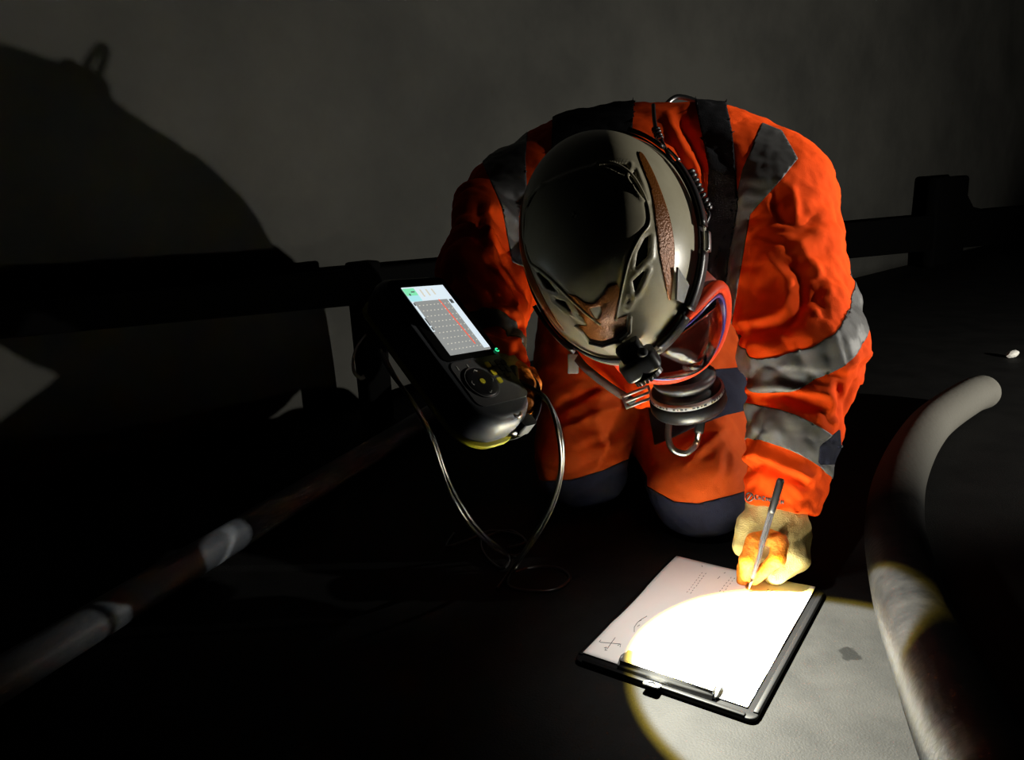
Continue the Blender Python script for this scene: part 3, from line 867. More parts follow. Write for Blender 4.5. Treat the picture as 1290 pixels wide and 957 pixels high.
helmet = thing('climbing_helmet', 'scuffed beige safety helmet with copper reflective stickers worn by the worker', 'helmet', HC)
RW, RL, RHt = 0.111, 0.147, 0.128       # half width, half length, height
NA, NR = 220, 90


def shell_pt(a, e):                     # azimuth a (0 = image right, 90deg = front), elevation e (0 rim .. pi/2 crown)
    ce, se = np.cos(e), np.sin(e); ce = np.sign(ce) * np.abs(ce) ** 0.86
    back = np.where(np.sin(a) < 0, 1.0, 0.0)
    s = RW * ce * np.cos(a) * (1 - 0.05 * np.sin(a) * (np.sin(a) > 0)); f = RL * ce * np.sin(a)
    u = RHt * se
    return s, f, u


aa = np.linspace(0, 2 * np.pi, NA, endpoint=False); ee = np.linspace(-0.10, np.pi / 2, NR)
Ag, Eg = np.meshgrid(aa, ee, indexing='ij')
s_, f_, u_ = shell_pt(Ag, Eg); s_ = s_ + 0; SV = np.stack([s_, f_, u_], -1).reshape(-1, 3)
ST = []
for i in range(NA):
    i2 = (i + 1) % NA
    for j in range(NR - 1):
        a, b, c, d = i * NR + j, i2 * NR + j, i2 * NR + j + 1, i * NR + j + 1; ST += [(a, b, c), (a, c, d)]
ST = np.array(ST)
h2w = lambda q: HC + q @ HM
hb = BVHTree.FromPolygons([Vector(v) for v in h2w(SV)], [tuple(int(i) for i in t) for t in ST])


def loc_px(px, py):                     # image point to helmet plan coordinates (side, front)
    q = hit(px, py, 0.0, 0.95, hb); l = HM @ (q - HC); return (l[0], l[1])


def dens(poly, closed=True, smooth=False):
    poly = np.asarray(poly, float)
    if smooth: return crom(poly, 6, closed)
    n_ = len(poly); return np.array([poly[i] + (poly[(i + 1) % n_] - poly[i]) * k / 6 for i in range(n_ if closed else n_ - 1) for k in range(6)] + ([] if closed else [poly[-1]]))


Lp = lambda poly, closed=True, smooth=False: np.array([loc_px(*q) for q in dens(poly, closed, smooth)])
mir = lambda poly: poly * np.array([-1, 1])
PANEL_R = Lp([(776, 402), (784, 360), (793, 325), (805, 300), (817, 281), (812, 252), (795, 222), (774, 208), (752, 207)], False, True)
PANEL_R = PANEL_R[PANEL_R[:, 0] > -0.01]
panel = np.concatenate([PANEL_R, mir(PANEL_R)[::-1]])
VENTS = [Lp([(753, 209), (770, 205), (792, 207), (786, 222), (770, 214)]), Lp([(794, 226), (799, 214), (806, 232), (812, 252), (803, 240)]),
         Lp([(800, 338), (803, 318), (812, 300), (818, 296), (817, 322), (808, 331)]), Lp([(797, 354), (814, 338), (808, 354), (800, 370)]), Lp([(789, 385), (793, 373), (794, 378), (790, 386)])]
STRIP = Lp([(804, 193), (811, 196), (826, 225), (842, 270), (849, 310), (848, 345), (845, 376), (842, 377), (836, 350), (830, 315), (826, 280), (820, 240), (810, 212)], True, True)
FRONT = Lp([(714, 370), (727, 373), (737, 381), (750, 383), (762, 372), (768, 360), (779, 358), (782, 366), (775, 402), (790, 396), (788, 414), (776, 424), (760, 429), (744, 427), (732, 412), (726, 408), (738, 410), (740, 408)])
HOLE = Lp([(744, 389), (758, 386), (760, 393), (756, 403), (752, 402)])
for vpoly in VENTS: print('vent', vpoly.round(3).tolist()[:2])
pl_sd = poly_sd(SV[:, :2], panel) + np.where(SV[:, 2] < 0.02, 1, 0)
v_sd = np.min([np.minimum(poly_sd(SV[:, :2], q), poly_sd(SV[:, :2], mir(q))) for q in VENTS], 0)
rad = n3
nrm = SV / np.array([RW, RL, RHt]) ** 2; nrm /= np.linalg.norm(nrm, axis=1)[:, None]
rise = 0.0035 * sstep(0.004, -0.006, pl_sd) + 0.0016 * np.exp(-((v_sd - 0.003) / 0.002) ** 2) * sstep(0.015, 0.03, SV[:, 2]) - 0.004 * sstep(.02, 0, SV[:, 2]) * 0
# gentle flare at the rim
rise += 0.004 * sstep(0.016, -0.01, SV[:, 2])
SV = SV + nrm * rise[:, None]
sl = np.zeros(len(ST), int)
for q in VENTS:
    for qq in (q, mir(q)):
        SV, ST, sl = cut(SV, ST, poly_sd(SV[:, :2], qq) + np.where(SV[:, 2] < 0.015, 1, 0), sl, 9, (0,))
for q in (STRIP, mir(STRIP)):
    SV, ST, sl = cut(SV, ST, poly_sd(SV[:, :2], q) + np.where(SV[:, 2] < 0.0, 1, 0), sl, 2 if q is STRIP else 3, (0,))
SV, ST, sl = cut(SV, ST, poly_sd(SV[:, :2], FRONT), sl, 4, (0,)); SV, ST, sl = cut(SV, ST, poly_sd(SV[:, :2], HOLE), sl, 0, (4,))
SW = h2w(SV); SN = vnorm(SW, ST)
if (SN @ HU).mean() < 0: ST = ST[:, ::-1]; SN = -SN
o = mobj('shell', SW, ST[sl != 9], HELM, helmet); solid(o, 0.004)
for k in (2, 3, 4):
    o = mobj('reflective_sticker', SW + SN * 0.0009, ST[sl == k], STICK, helmet, label='copper reflective sticker'); solid(o, 0.0008)
# black foam liner seen through the vents
m_ = MB(); ii = h2w(np.stack(shell_pt(Ag, Eg), -1).reshape(-1, 3) * 0.93)
mobj('liner', ii, ST[:0] if False else np.array([(a, b, c) for a, b, c in [(i * NR + j, ((i + 1) % NA) * NR + j, ((i + 1) % NA) * NR + j + 1) for i in range(0, NA) for j in range(NR - 1)] + [(i * NR + j, ((i + 1) % NA) * NR + j + 1, i * NR + j + 1) for i in range(NA) for j in range(NR - 1)]]), DARKFOAM, helmet)


def rim(a, e, out=0.0):
    a = np.atleast_1d(np.asarray(a, float)); s, f, u = shell_pt(a, np.full_like(a, e)); n_ = np.stack([s / RW ** 2, f / RL ** 2, 0 * s], -1); n_ /= np.linalg.norm(n_, axis=1)[:, None]
    return h2w(np.stack([s, f, u], -1) + n_ * (out + 0.004))


full = np.linspace(0, 2 * np.pi, 120, endpoint=False)
m_ = MB(); m_.tube(rim(full, -0.10, 0.0), 0.0045, 10, closed=True); m_.build('rim_edge', HELMLINE, helmet)
# raised outline of the crown panel and pale edges of the front notch
pl3 = []
for q in PANEL_R:
    for sg in (1,):
        pass


def on_shell(poly, lift):
    out = []
    for s, f in poly:
        k = min(((s / RW) ** 2 + (f / RL) ** 2) ** (0.5 / 0.86), 0.999); u = RHt * math.sqrt(max(0, 1 - k * k))
        n_ = n3(np.array([s / RW ** 2, f / RL ** 2, u / RHt ** 2])); out.append(np.array([s, f, u]) + n_ * (lift + 0.0035))
    return h2w(np.array(out))


for poly in (PANEL_R, mir(PANEL_R)):
    m_ = MB(); m_.tube(crom(on_shell(poly, -0.0012), 6), 0.0017, 8); m_.build('panel_ridge', HELM, helmet)
notch = Lp([(726, 409), (734, 417), (744, 431), (760, 434), (778, 430), (793, 417), (794, 398)], False)
m_ = MB(); m_.tube(crom(on_shell(notch, -0.0014), 6), 0.0022, 8); m_.build('notch_edge', HELMLINE, helmet)
m_ = MB(); m_.tube(crom(on_shell(Lp([(744, 429), (760, 433), (780, 426)], False), 0.0004), 6), 0.0018, 8); m_.build('notch_shadow_gap', BLACKP, helmet)
m_ = MB(); tq = on_shell(np.array([loc_px(756, 433), loc_px(786, 428), loc_px(772, 444)]), 0.0); m_.add(tq, [(0, 1, 2)]); solid(m_.build('front_tab', HELMLINE, helmet, False), 0.003, 1)

# elastic head-torch band with clips round the rim
def bandring(a0, a1, e0, e1, out0, out1, n=40):
    a = np.linspace(a0, a1, n); return rim(a, e0, out0), rim(a, e1, out1)
D = math.radians
m_ = MB(); L_, R_ = bandring(0, 2 * math.pi, 0.02, 0.12, 0.003, 0.0015, 140); m_.strip(L_, R_); solid(m_.build('elastic_band', WEB, helmet), 0.002, 1)
for a0, a1, e0, e1 in ((18, 46, 0.03, .17), (50, 72, .03, .17), (-28, 6, 0.02, .14), (-62, -40, .02, .13), (128, 160, .03, .15)):
    m_ = MB(); L_, R_ = bandring(D(a0), D(a1), e0, e1, 0.007, 0.005, 14); m_.strip(L_, R_); solid(m_.build('band_clip', BLACKP, helmet), 0.005, 0)
for a0, a1 in ((8, 17), (-38, -30)):
    m_ = MB(); L_, R_ = bandring(D(a0), D(a1), -0.02, 0.06, 0.009, 0.008, 8); m_.strip(L_, R_); solid(m_.build('chrome_clip', CHROME, helmet, label='shiny clip'), 0.004, 0)
m_ = MB(); m_.add(on_shell(np.array([loc_px(*q) for q in [(852, 338), (868, 362), (862, 384), (851, 378)]]), 0.001), [(0, 1, 2, 3)]); solid(m_.build('clip_tongue', MGREY, helmet, False), 0.003, 1)

# head torch on the front of the band
ta = rim([D(80)], 0.10, 0.022)[0]; tf_ = n3(HF * .80 + HS * .25 - HU * .55); tx = n3(np.cross(tf_, HU)); ty = np.cross(tf_, tx)
torch = thing('head_torch', 'black head torch clipped to the front of the beige helmet, shining on the clipboard', 'headlamp', ta)
TC = P(806, 458, 0.905)
m_ = MB(); m_.prism(rrect(.046, .036, .010), -.012, .012, TC, (tx, ty, tf_)); bev(m_.build('torch_body', BLACKP, torch, False), .004, 3)
m_ = MB(); m_.prism(rrect(.030, .022, .006), -.030, -.010, TC, (tx, ty, tf_)); bev(m_.build('mounting_plate', BLACKP, torch, False), .002)
m_ = MB(); m_.lathe([(.017, -.004), (.0185, .010), (.0185, .017), (.0155, .019), (.0150, .012)], TC, tf_, 28); m_.build('torch_bezel', GLOSSB, torch)
m_ = MB(); m_.lathe([(.0040, 0), (.0075, .003), (.0145, .011)], TC + tf_ * .004, tf_, 24); m_.build('reflector', CHROME, torch)
m_ = MB(); m_.lathe([(.0058, -.003), (.0058, .004), (.0045, .006)], TC + UP * .012 - FW * .018, n3(-FW + UP * .3), 20); m_.build('tilt_knob', BLACKR, torch)
for k in range(9):
    a = D(200 + 15 * k); c_ = TC + tf_ * .017 + (tx * math.cos(a) + ty * math.sin(a)) * .0187
    m_ = MB(); m_.box(c_, (tf_, n3(tx * -math.sin(a) + ty * math.cos(a)), n3(tx * math.cos(a) + ty * math.sin(a))), (.0025, .0016, .0009)); m_.build('bezel_notch', CHROME, torch, False)
m_ = MB(); m_.tube([TC + tf_ * .006 + ty * 0 + (tx * math.cos(a) + ty * math.sin(a)) * .019 for a in np.linspace(2.2, 4.0, 12)], .0014, 6); m_.build('torch_ring', MGREY, torch)

BEAM_T = PZ(997, 859, 0.0); BEAM_O = TC + tf_ * .022
spot('head_torch_spill', BEAM_O, PZ(985, 850, 0), 4.5, math.radians(120), 1.0, (1.0, 0.95, 0.88), 0.010).parent = torch
spot('head_torch_rim', BEAM_O, BEAM_T, 105.0, math.radians(58.6), 0.05, (1.0, 0.74, 0.08), 0.006).parent = torch
spot('head_torch_beam', BEAM_O, BEAM_T, 230.0, math.radians(56.0), 0.08, (0.80, 0.90, 1.0), 0.006).parent = torch
for l_ in torch.children:
    if l_.type == 'LIGHT': l_.location = Vector([float(c) for c in (BEAM_O - np.array(torch.location))])

# coiled lead of the head torch behind the helmet's right side
def coil(pts, r, turns, wire, name, parent, m=CABLE):
    path = crom(pts, 40); T = np.gradient(path, axis=0); T /= np.linalg.norm(T, axis=1)[:, None]; u = n3(np.cross(T[0], [0.3, .2, 1])); out = []; N = turns * 14
    seg = np.linspace(0, len(path) - 1, N)
    for k, sgm in enumerate(seg):
        i = int(sgm); p = path[i] + (path[min(i + 1, len(path) - 1)] - path[i]) * (sgm - i); uu_ = n3(u - T[i] * (u @ T[i])); vv = np.cross(T[i], uu_)
        a = 2 * math.pi * turns * k / N; out.append(p + r * (uu_ * math.cos(a) + vv * math.sin(a)))
    mm = MB(); mm.tube(out, wire, 7); return mm.build(name, m, parent)


lead = thing('coiled_lead', 'black coiled lead running up from the helmet to the shoulder', 'cable', P(885, 250, 1.06))
coil([P(867, 216, 1.06), P(878, 240, 1.05), P(890, 264, 1.05)], .0065, 9, .0030, 'lead_coil', lead)
coil([P(826, 162, 1.12), P(831, 175, 1.11)], .0045, 4, .0020, 'lead_coil', lead)
m_ = MB(); m_.tube(crom([P(833, 176, 1.11), P(845, 200, 1.09), P(860, 214, 1.07), P(867, 216, 1.06)], 10), .0026, 8); m_.build('lead_wire', CABLE, lead)
m_ = MB(); m_.tube(crom([P(823, 132, 1.16), P(824, 148, 1.14), P(826, 162, 1.12)], 10), .003, 8); m_.build('lead_wire', CABLE, lead)
m_ = MB(); m_.tube(crom([P(890, 264, 1.05), P(893, 272, 1.04), P(888, 285, 1.03), P(887, 300, 1.02)], 8), .0025, 8); m_.build('lead_wire', CABLE, lead)

for s in (-1, 1):
    m_ = MB(); m_.tube(crom([hl(.100 * s, .005, -.004), hl(.084 * s, .010, -.045), hl(.060 * s, .030, -.095), hl(.010 * s, .040, -.140)], 8), .006, 8, flat=(1.0, .3)); m_.build('chin_strap', WEB, helmet)
ca_ = n3(hl(0, -.02, -.06) - NECK)
m_ = MB(); m_.lathe([(.100, -.035), (.090, -.005), (.080, .030), (.076, .050), (.071, .050), (.074, .028), (.082, -.006)], NECK, ca_, 40); m_.build('collar', ORANGE, jacket)

# ---- full-face respirator
mask = thing('respirator_mask', 'full-face respirator with red-orange frame, clear visor and black filter', 'mask', hl(0, .12, -.10))
MC = P(853, 423, .995); MA = n3(CV(.36, -.62, -.50))            # visor looks forward and a little down
MX = CV(.80, .52, -.1); MX = n3(MX - MA * (MX @ MA)); MY = np.cross(MX, MA)
if MY @ HU < 0: MY = -MY


def ringpts(wd, ht, out, n=64, flatb=0.0):
    o = []
    for k in range(n):
        a = 2 * math.pi * k / n; x_, y_ = math.cos(a), math.sin(a)
        sx = wd * np.sign(x_) * abs(x_) ** .85; sy = ht * np.sign(y_) * abs(y_) ** .85
        o.append(MC + MX * sx + MY * sy + MA * (out - 0.55 * (sx ** 2) / wd - 0.15 * sy ** 2 / ht))
    return np.array(o)


m_ = MB(); m_.tube(ringpts(.080, .062, .030), .0085, 12, closed=True); m_.build('visor_frame', MASKRED, mask, label='red-orange visor frame')
m_ = MB(); m_.tube(ringpts(.073, .055, .036), .0022, 8, closed=True); m_.build('visor_seal', PURPLE, mask, label='thin violet seal')
# skirt from frame back to the face
r1, r2, r3_ = ringpts(.082, .064, .028), ringpts(.080, .066, .0), ringpts(.070, .062, -.030)
V = np.concatenate([r1, r2, r3_]); F = [(j * 64 + k, j * 64 + (k + 1) % 64, (j + 1) * 64 + (k + 1) % 64, (j + 1) * 64 + k) for j in range(2) for k in range(64)]
solid(mobj('face_seal', V, F, SILI, mask), .003, 0)
rings = [ringpts(.074 * q, .056 * q, .034 + .020 * (1 - q * q)) for q in (1, .8, .6, .4, .2, .02)]
V = np.concatenate(rings); F = [(j * 64 + k, j * 64 + (k + 1) % 64, (j + 1) * 64 + (k + 1) % 64, (j + 1) * 64 + k) for j in range(5) for k in range(64)]
solid(mobj('visor', V, F, LENS, mask, label='clear curved visor'), .0025, 0)
FC = P(863, 482, 1.105); FA = n3(CV(.10, -.78, -.25) * .8 - HU * .45)
FA = n3(CV(.22, -.80, .38))
m_ = MB(); m_.lathe([(.030, -.045), (.036, -.030), (.034, -.020), (.040, -.014), (.044, -.004), (.040, .002), (.046, .004), (.0505, .010)], FC, FA, 44); m_.build('filter_neck', BLACKR, mask)
m_ = MB(); m_.lathe([(.0500, .009), (.0530, .011), (.0530, .017), (.0505, .019)], FC, FA, 44); m_.build('filter_label', WHITEBAND, mask, label='white printed band')
m_ = MB(); m_.lathe([(.0510, .018), (.0545, .020), (.0550, .034), (.0520, .040), (.040, .042), (.0, .042)], FC, FA, 44); m_.build('filter_canister', BLACKP, mask)
m_ = MB(); m_.lathe([(.0405, -.016), (.0452, -.010), (.0452, -.006), (.0410, -.003)], FC, FA, 44); m_.build('locking_ring', DGREY, mask)
fu = n3(np.cross(FA, [0, 0, 1])); fv = np.cross(FA, fu)
m_ = MB()
for k in range(60):
    a = 2 * math.pi * k / 60; rd = fu * math.cos(a) + fv * math.sin(a); tg = np.cross(FA, rd)
    if k % 5 == 4: continue
    m_.box(FC + FA * .0142 + rd * .0531, (tg, FA, rd), (.0009 + .0006 * (k % 3), .0010 + .0004 * (k % 2), .0002))
o = m_.build('band_print', INK, mask, False); o['kind'] = 'stuff'

# ---- steel carabiner hanging under the filter
cb = thing('carabiner', 'steel screwgate carabiner hanging below the black filter', 'carabiner', P(862, 545, 1.14))
cd_ = 1.135
m_ = MB(); m_.tube(crom([P(883, 524, cd_), P(884, 512, cd_), P(872, 498, cd_), P(856, 495, cd_), P(845, 508, cd_), P(843, 530, cd_), P(842, 552, cd_), P(848, 566, cd_), P(862, 571, cd_), P(874, 563, cd_), P(878, 556, cd_)], 10), .0050, 12); m_.build('hook', ALU, cb)
m_ = MB(); m_.tube([P(884, 518, cd_), P(882, 535, cd_), P(878, 556, cd_)], .0046, 10); m_.build('gate', CHROME, cb)
m_ = MB(); m_.tube([P(882.7, 528, cd_), P(882.2, 531, cd_), P(880.6, 543, cd_), P(880.2, 546, cd_)], [.006, .0072, .0072, .006], 14); m_.build('screw_sleeve', BLACKP, cb, label='black knurled sleeve')
m_ = MB(); m_.lathe([(.0025, -.0065), (.0025, .0065)], P(877, 557, cd_), FW, 12); m_.build('gate_pin', CHROME, cb)

# ================================================================== clipboard, paper, pen
c4 = [PZ(722, 823, .010), PZ(945, 906, .010), PZ(1045, 740, .010), PZ(850, 699, .010)]
BC = sum(c4) / 4; bx = n3((c4[1] - c4[0]) + (c4[2] - c4[3])); bx[2] = 0; bx = n3(bx); by = np.cross(Z, bx)
BW, BL = .226, .316
BC[2] = 0
cbd = thing('clipboard', 'dark clipboard lying on the floor in the torch beam', 'clipboard', BC)
m_ = MB(); m_.prism(rrect(BW, BL, .010), .0015, .0065, BC, (bx, by, Z)); bev(m_.build('board', BOARD, cbd, False), .0012)
m_ = MB()
for s_, wd in ((-1, 1), (1, 1)): m_.box(BC + bx * s_ * (BW / 2 - .0035) + Z * .0072, (bx, by, Z), (.0030, BL / 2 - .012, .0014))
m_.box(BC - by * (BL / 2 - .0035) + Z * .0072, (bx, by, Z), (BW / 2 - .012, .0030, .0014)); bev(m_.build('raised_edge', BOARD, cbd, False), .001)
def bl(a, b, z): return BC + bx * a + by * b + Z * z
# spring clip along the short edge nearest the camera
cy = -BL / 2
m_ = MB(); m_.box(bl(0.004, cy + .022, .0185), (bx, by, Z), (.058, .012, .0007)); m_.box(bl(.004, cy + .010, .0135), (bx, n3(by * .35 + Z), np.cross(bx, n3(by * .35 + Z))), (.058, .0065, .0007))
bev(m_.build('clip_plate', CLIPM, cbd, False), .0004)
m_ = MB(); m_.tube(crom([bl(-.054, cy + .034, .0118), bl(-.02, cy + .036, .0118), bl(-.006, cy + .041, .0118), bl(.010, cy + .0415, .0118), bl(.024, cy + .036, .0118), bl(.062, cy + .034, .0118)], 8), .0013, 8); m_.build('clip_wire', CHROME, cbd)
for s_ in (-1, 1):
    m_ = MB(); xx = .004 + .058 * s_
    m_.tube(crom([bl(xx - .012 * s_, cy + .034, .013), bl(xx, cy + .034, .013), bl(xx + .002 * s_, cy + .022, .016), bl(xx + .001 * s_, cy + .010, .010)], 6), .0024, 8); m_.build('clip_corner', CLIPM, cbd)
m_ = MB(); m_.prism(rrect(.020, .014, .004), -.0008, .0008, bl(-.006, cy - .002, .0100), (bx, n3(by - Z * .3), n3(Z + by * .3))); m_.build('thumb_tab', CLIPM, cbd, False)
m_ = MB(); m_.tube([bl(-.006, cy - .004, .0112) + (bx * math.cos(a) + by * math.sin(a)) * .0042 for a in np.linspace(0, 2 * math.pi, 20)], .0009, 6); m_.build('hanging_eye', GLOSSB, cbd)

paper = thing('paper_sheet', 'white sheet of handwritten notes clipped on the dark board', 'paper', bl(0, 0, .0085))
pw, pl_ = .207, .297; n1, n2 = 30, 40; V = []; po = bl(-.004, .006, 0)
pz = lambda a, b: .0086 + .004 * max(0, (a / pw + .2)) ** 2 * max(0, (b / pl_ + .1)) ** 2 * 4 + .0009 * math.sin(b * 30 + a * 12) * (1 if b > -.08 else 0)
for i in range(n1 + 1):
    for j in range(n2 + 1):
        a = (i / n1 - .5) * pw; b = (j / n2 - .5) * pl_; V.append(po + bx * a + by * b + Z * pz(a, b))
F = [(i * (n2 + 1) + j, (i + 1) * (n2 + 1) + j, (i + 1) * (n2 + 1) + j + 1, i * (n2 + 1) + j + 1) for i in range(n1) for j in range(n2)]
solid(mobj('sheet', V, F, PAPER, paper), .0006, -1)
PB = BVHTree.FromPolygons([Vector(v) for v in V], F)


def ink(strokes, name):                 # strokes: image polylines dropped onto the sheet
    mm = MB()
    for st in strokes:
        pts = []
        for px, py in st:
            dr = Vector(P(px, py, 1) - CAM).normalized(); r = PB.ray_cast(Vector(CAM), dr)
            if r[0] is not None: pts.append(np.array(r[0]) + Z * .0002)
        if len(pts) >= 2: mm.tube(np.array(pts), .00035, 5)
    if mm.V: return mm.build(name, INK, paper)


random.seed(3)
rows = []
for (xa, ya, xb, yb, n, cols) in ((885, 721, 864, 748, 9, 2), (921, 727, 905, 747, 6, 2), (968, 742, 960, 750, 4, 2), (995, 746, 980, 753, 4, 2), (1012, 748, 1000, 754, 3, 2)):
    st = []
    for k in range(n):
        for c in range(cols):
            x0 = xa + (xb - xa) * k / n + c * 4.5 + random.uniform(-.4, .4); y0 = ya + (yb - ya) * k / n + c * 1.0
            st.append([(x0, y0), (x0 - random.uniform(.8, 1.5), y0 + random.uniform(.8, 1.4))])
    ink(st, 'written_column')
ink([[(757, 809), (781, 811)], [(765, 817), (775, 803)], [(757, 806), (755, 808), (757, 809)], [(761, 816), (764, 815), (762, 819), (765, 819)], [(778, 813), (782, 811), (781, 815)]], 'compass_sketch')
ink([[(799, 796), (799, 790), (803, 784), (808, 780), (815, 776)], [(803, 789), (806, 787)], [(804, 783), (808, 781)]], 'arc_sketch')
for mk in ([(904, 729), (907, 726)], [(912, 722), (914, 721)], [(884, 712), (885, 714)]): ink([mk], 'written_mark')

pen = thing('ballpoint_pen', 'clear ballpoint pen with black end held in the writing glove', 'pen', PZ(943, 743, .011))
p0 = PZ(943, 743, .0118); p1 = P(984, 603, 1.035)
pd = n3(p1 - p0); Lq = np.linalg.norm(p1 - p0)
m_ = MB(); m_.lathe([(.0004, 0), (.0012, .004), (.0014, .008), (.0030, .020)], p0, pd, 14); m_.build('tip', CHROME, pen)
m_ = MB(); m_.lathe([(.0032, .019), (.0042, .028), (.0042, Lq - .048)], p0, pd, 16); m_.build('barrel', CLEAR, pen, label='clear barrel')
m_ = MB(); m_.lathe([(.0013, .010), (.0013, Lq - .05)], p0, pd, 10); m_.build('ink_tube', MGREY, pen)
m_ = MB(); m_.lathe([(.0046, Lq - .050), (.0050, Lq - .046), (.0050, Lq - .003), (.0036, Lq)], p0, pd, 16); m_.build('end_cap', BLACKP, pen, label='black end')

# sleeve lettering near the cuff (small grey print)
def cuff(px, py): return hit(px, py, .0012, 1.05)
m_ = MB(); m_.tube([cuff(945 + 4.5 * math.cos(a), 626 + 5 * math.sin(a)) for a in np.linspace(0, 2 * math.pi, 16)], .0010, 6)
m_.tube([cuff(942, 630), cuff(948, 622)], .0010, 6)
x_ = 952
for k in range(8):
    xk = x_ + k * 4.6; yk = 626 + k * .85
    m_.tube([cuff(xk, yk - 2.5), cuff(xk - .3, yk + 2.5)], .0009, 5)
    if k % 2 == 0: m_.tube([cuff(xk, yk - 2.4), cuff(xk + 2.6, yk - 1.8)], .0008, 5); m_.tube([cuff(xk, yk + 2.2), cuff(xk + 2.6, yk + 2.7)], .0008, 5)
    else: m_.tube([cuff(xk, yk), cuff(xk + 2.6, yk + .4)], .0008, 5); m_.tube([cuff(xk + 2.4, yk - 2), cuff(xk + 2.2, yk + 2.6)], .0008, 5)
m_.build('sleeve_print', REFLECT, jacket, label='small grey printed logo')

# ================================================================== flaw detector
ds = n3(CV(47 / 1078, 10 / 1078, .047)); dl_ = CV(68 / 1078, -85 / 1078, -.038); dl_ = n3(dl_ - ds * (ds @ dl_)); dn = np.cross(ds, dl_)
if dn @ FW > 0: dn = -dn
SC = P(561, 403, .90)                    # screen centre
dev = thing('flaw_detector', 'black handheld inspection gauge with lit screen in the worker\'s gloved hand', 'gauge', SC)
def dv(a, b, c): return SC + ds * a + dl_ * b + dn * c
BWd, B0, B1, TH = .106, -.078, .152, .056
# housing: rounded sections lofted from back to front
def outline(sc, wd_t, wd_b):
    pts = []; n = 10; L = B1 - B0
    top_r, bot_r = .022, .040
    for (cx, cy_, r, a0) in ((wd_b / 2 - bot_r, B1 - bot_r, bot_r, 0), (-wd_b / 2 + bot_r, B1 - bot_r, bot_r, 90), (-wd_t / 2 + top_r, B0 + top_r, top_r, 180), (wd_t / 2 - top_r, B0 + top_r, top_r, 270)):
        for k in range(n + 1):
            a = math.radians(a0 + 90 * k / n); pts.append((cx + r * math.cos(a), cy_ + r * math.sin(a)))
    c = np.array(pts) + np.array([-.006, 0]); m = np.array([-.006, (B0 + B1) / 2]); return (c - m) * sc + m
lv = [(-TH, .86), (-TH + .006, .93), (-TH + .014, .97), (-.030, 1.0), (-.012, 1.0), (-.004, .975), (0.0, .93), (.0006, .90)]
def loft(levels, wt, wb, name, m, parent):
    rings = [outline(sc, wt, wb) for _, sc in levels]; n = len(rings[0]); V = []; F = []
    for (z, _), r_ in zip(levels, rings): V += [dv(a, b, z) for a, b in r_]
    for i in range(len(levels) - 1):
        for k in range(n): F.append((i * n + k, i * n + (k + 1) % n, (i + 1) * n + (k + 1) % n, (i + 1) * n + k))
    F.append(tuple(range(n))[::-1]); F.append(tuple((len(levels) - 1) * n + k for k in range(n)))
    o = mobj(name, V, F, m, parent); bm = bmesh.new(); bm.from_mesh(o.data); bmesh.ops.recalc_face_normals(bm, faces=bm.faces); bm.to_mesh(o.data); bm.free()
    return o
loft(lv, BWd, .098, 'housing', DGREY, dev)
loft([(-.047, 1.012), (-.041, 1.012)], BWd, .098, 'yellow_trim', YELLOW, dev)
# glossy screen surround
def plate(a0, a1, b0, b1, z0, z1, name, m, parent=dev, r=.004, label=None):
    mm = MB(); q = [(x + (a0 + a1) / 2, y + (b0 + b1) / 2) for x, y in rrect(a1 - a0, b1 - b0, min(r, (a1 - a0) / 2.1, (b1 - b0) / 2.1), 4)]
    mm.prism(q, z0, z1, SC, (ds, dl_, dn)); return mm.build(name, m, parent, False, label=label)
plate(-.046, .042, -.068, .062, -.001, .0022, 'screen_surround', GLOSSB, r=.008)
scr = plate(-.0325, .0325, -.054, .054, .0015, .0026, 'screen', SCREEN_G, r=.001, label='lit display with a red trace')
SX = lambda u: -.0325 + .065 * u
SY = lambda v: -.054 + .108 * v
def sp_(u0, u1, v0, v1, name, m, z=.0030): return plate(SX(u0), SX(u1), SY(v0), SY(v1), .0020, z, name, m, scr, r=.0001)
sp_(.0, 1.0, .0, .215, 'header', SCREEN_W); sp_(.0, .26, .02, .13, 'green_tab', SCREEN_GR, .0032); sp_(.0, .26, .13, .215, 'cyan_tab', SCREEN_B, .0032)
sp_(.86, 1.0, .215, .97, 'side_bar', SCREEN_W); sp_(.0, .045, .215, .66, 'left_scale', SCREEN_W)
for k, (u, v0, v1) in enumerate(((.36, .05, .16), (.50, .05, .15), (.64, .05, .14))): sp_(u, u + .035, v0, v1, 'reading', SCREEN_D, .0034)
for (u0, u1, v0, v1) in ((.06, .09, .10, .13), (.14, .22, .07, .085), (.88, .95, .23, .29), (.01, .035, .24, .28), (.01, .035, .47, .58), (.01, .035, .60, .65)): sp_(u0, u1, v0, v1, 'text_mark', SCREEN_T, .0035)
mm = MB()
for v in np.linspace(.28, .93, 9):
    for u in np.linspace(.12, .82, 9): mm.box(dv(SX(u), SY(v), .0028), (ds, dl_, dn), (.0007, .0004, .0003))
mm.build('grid_dots', SCREEN_D, scr, False)['kind'] = 'stuff'
mm = MB(); mm.tube([dv(SX(.65), SY(.215), .0030), dv(SX(.72), SY(.90), .0030)], .0006, 6); mm.build('trace_line', SCREEN_R, scr)
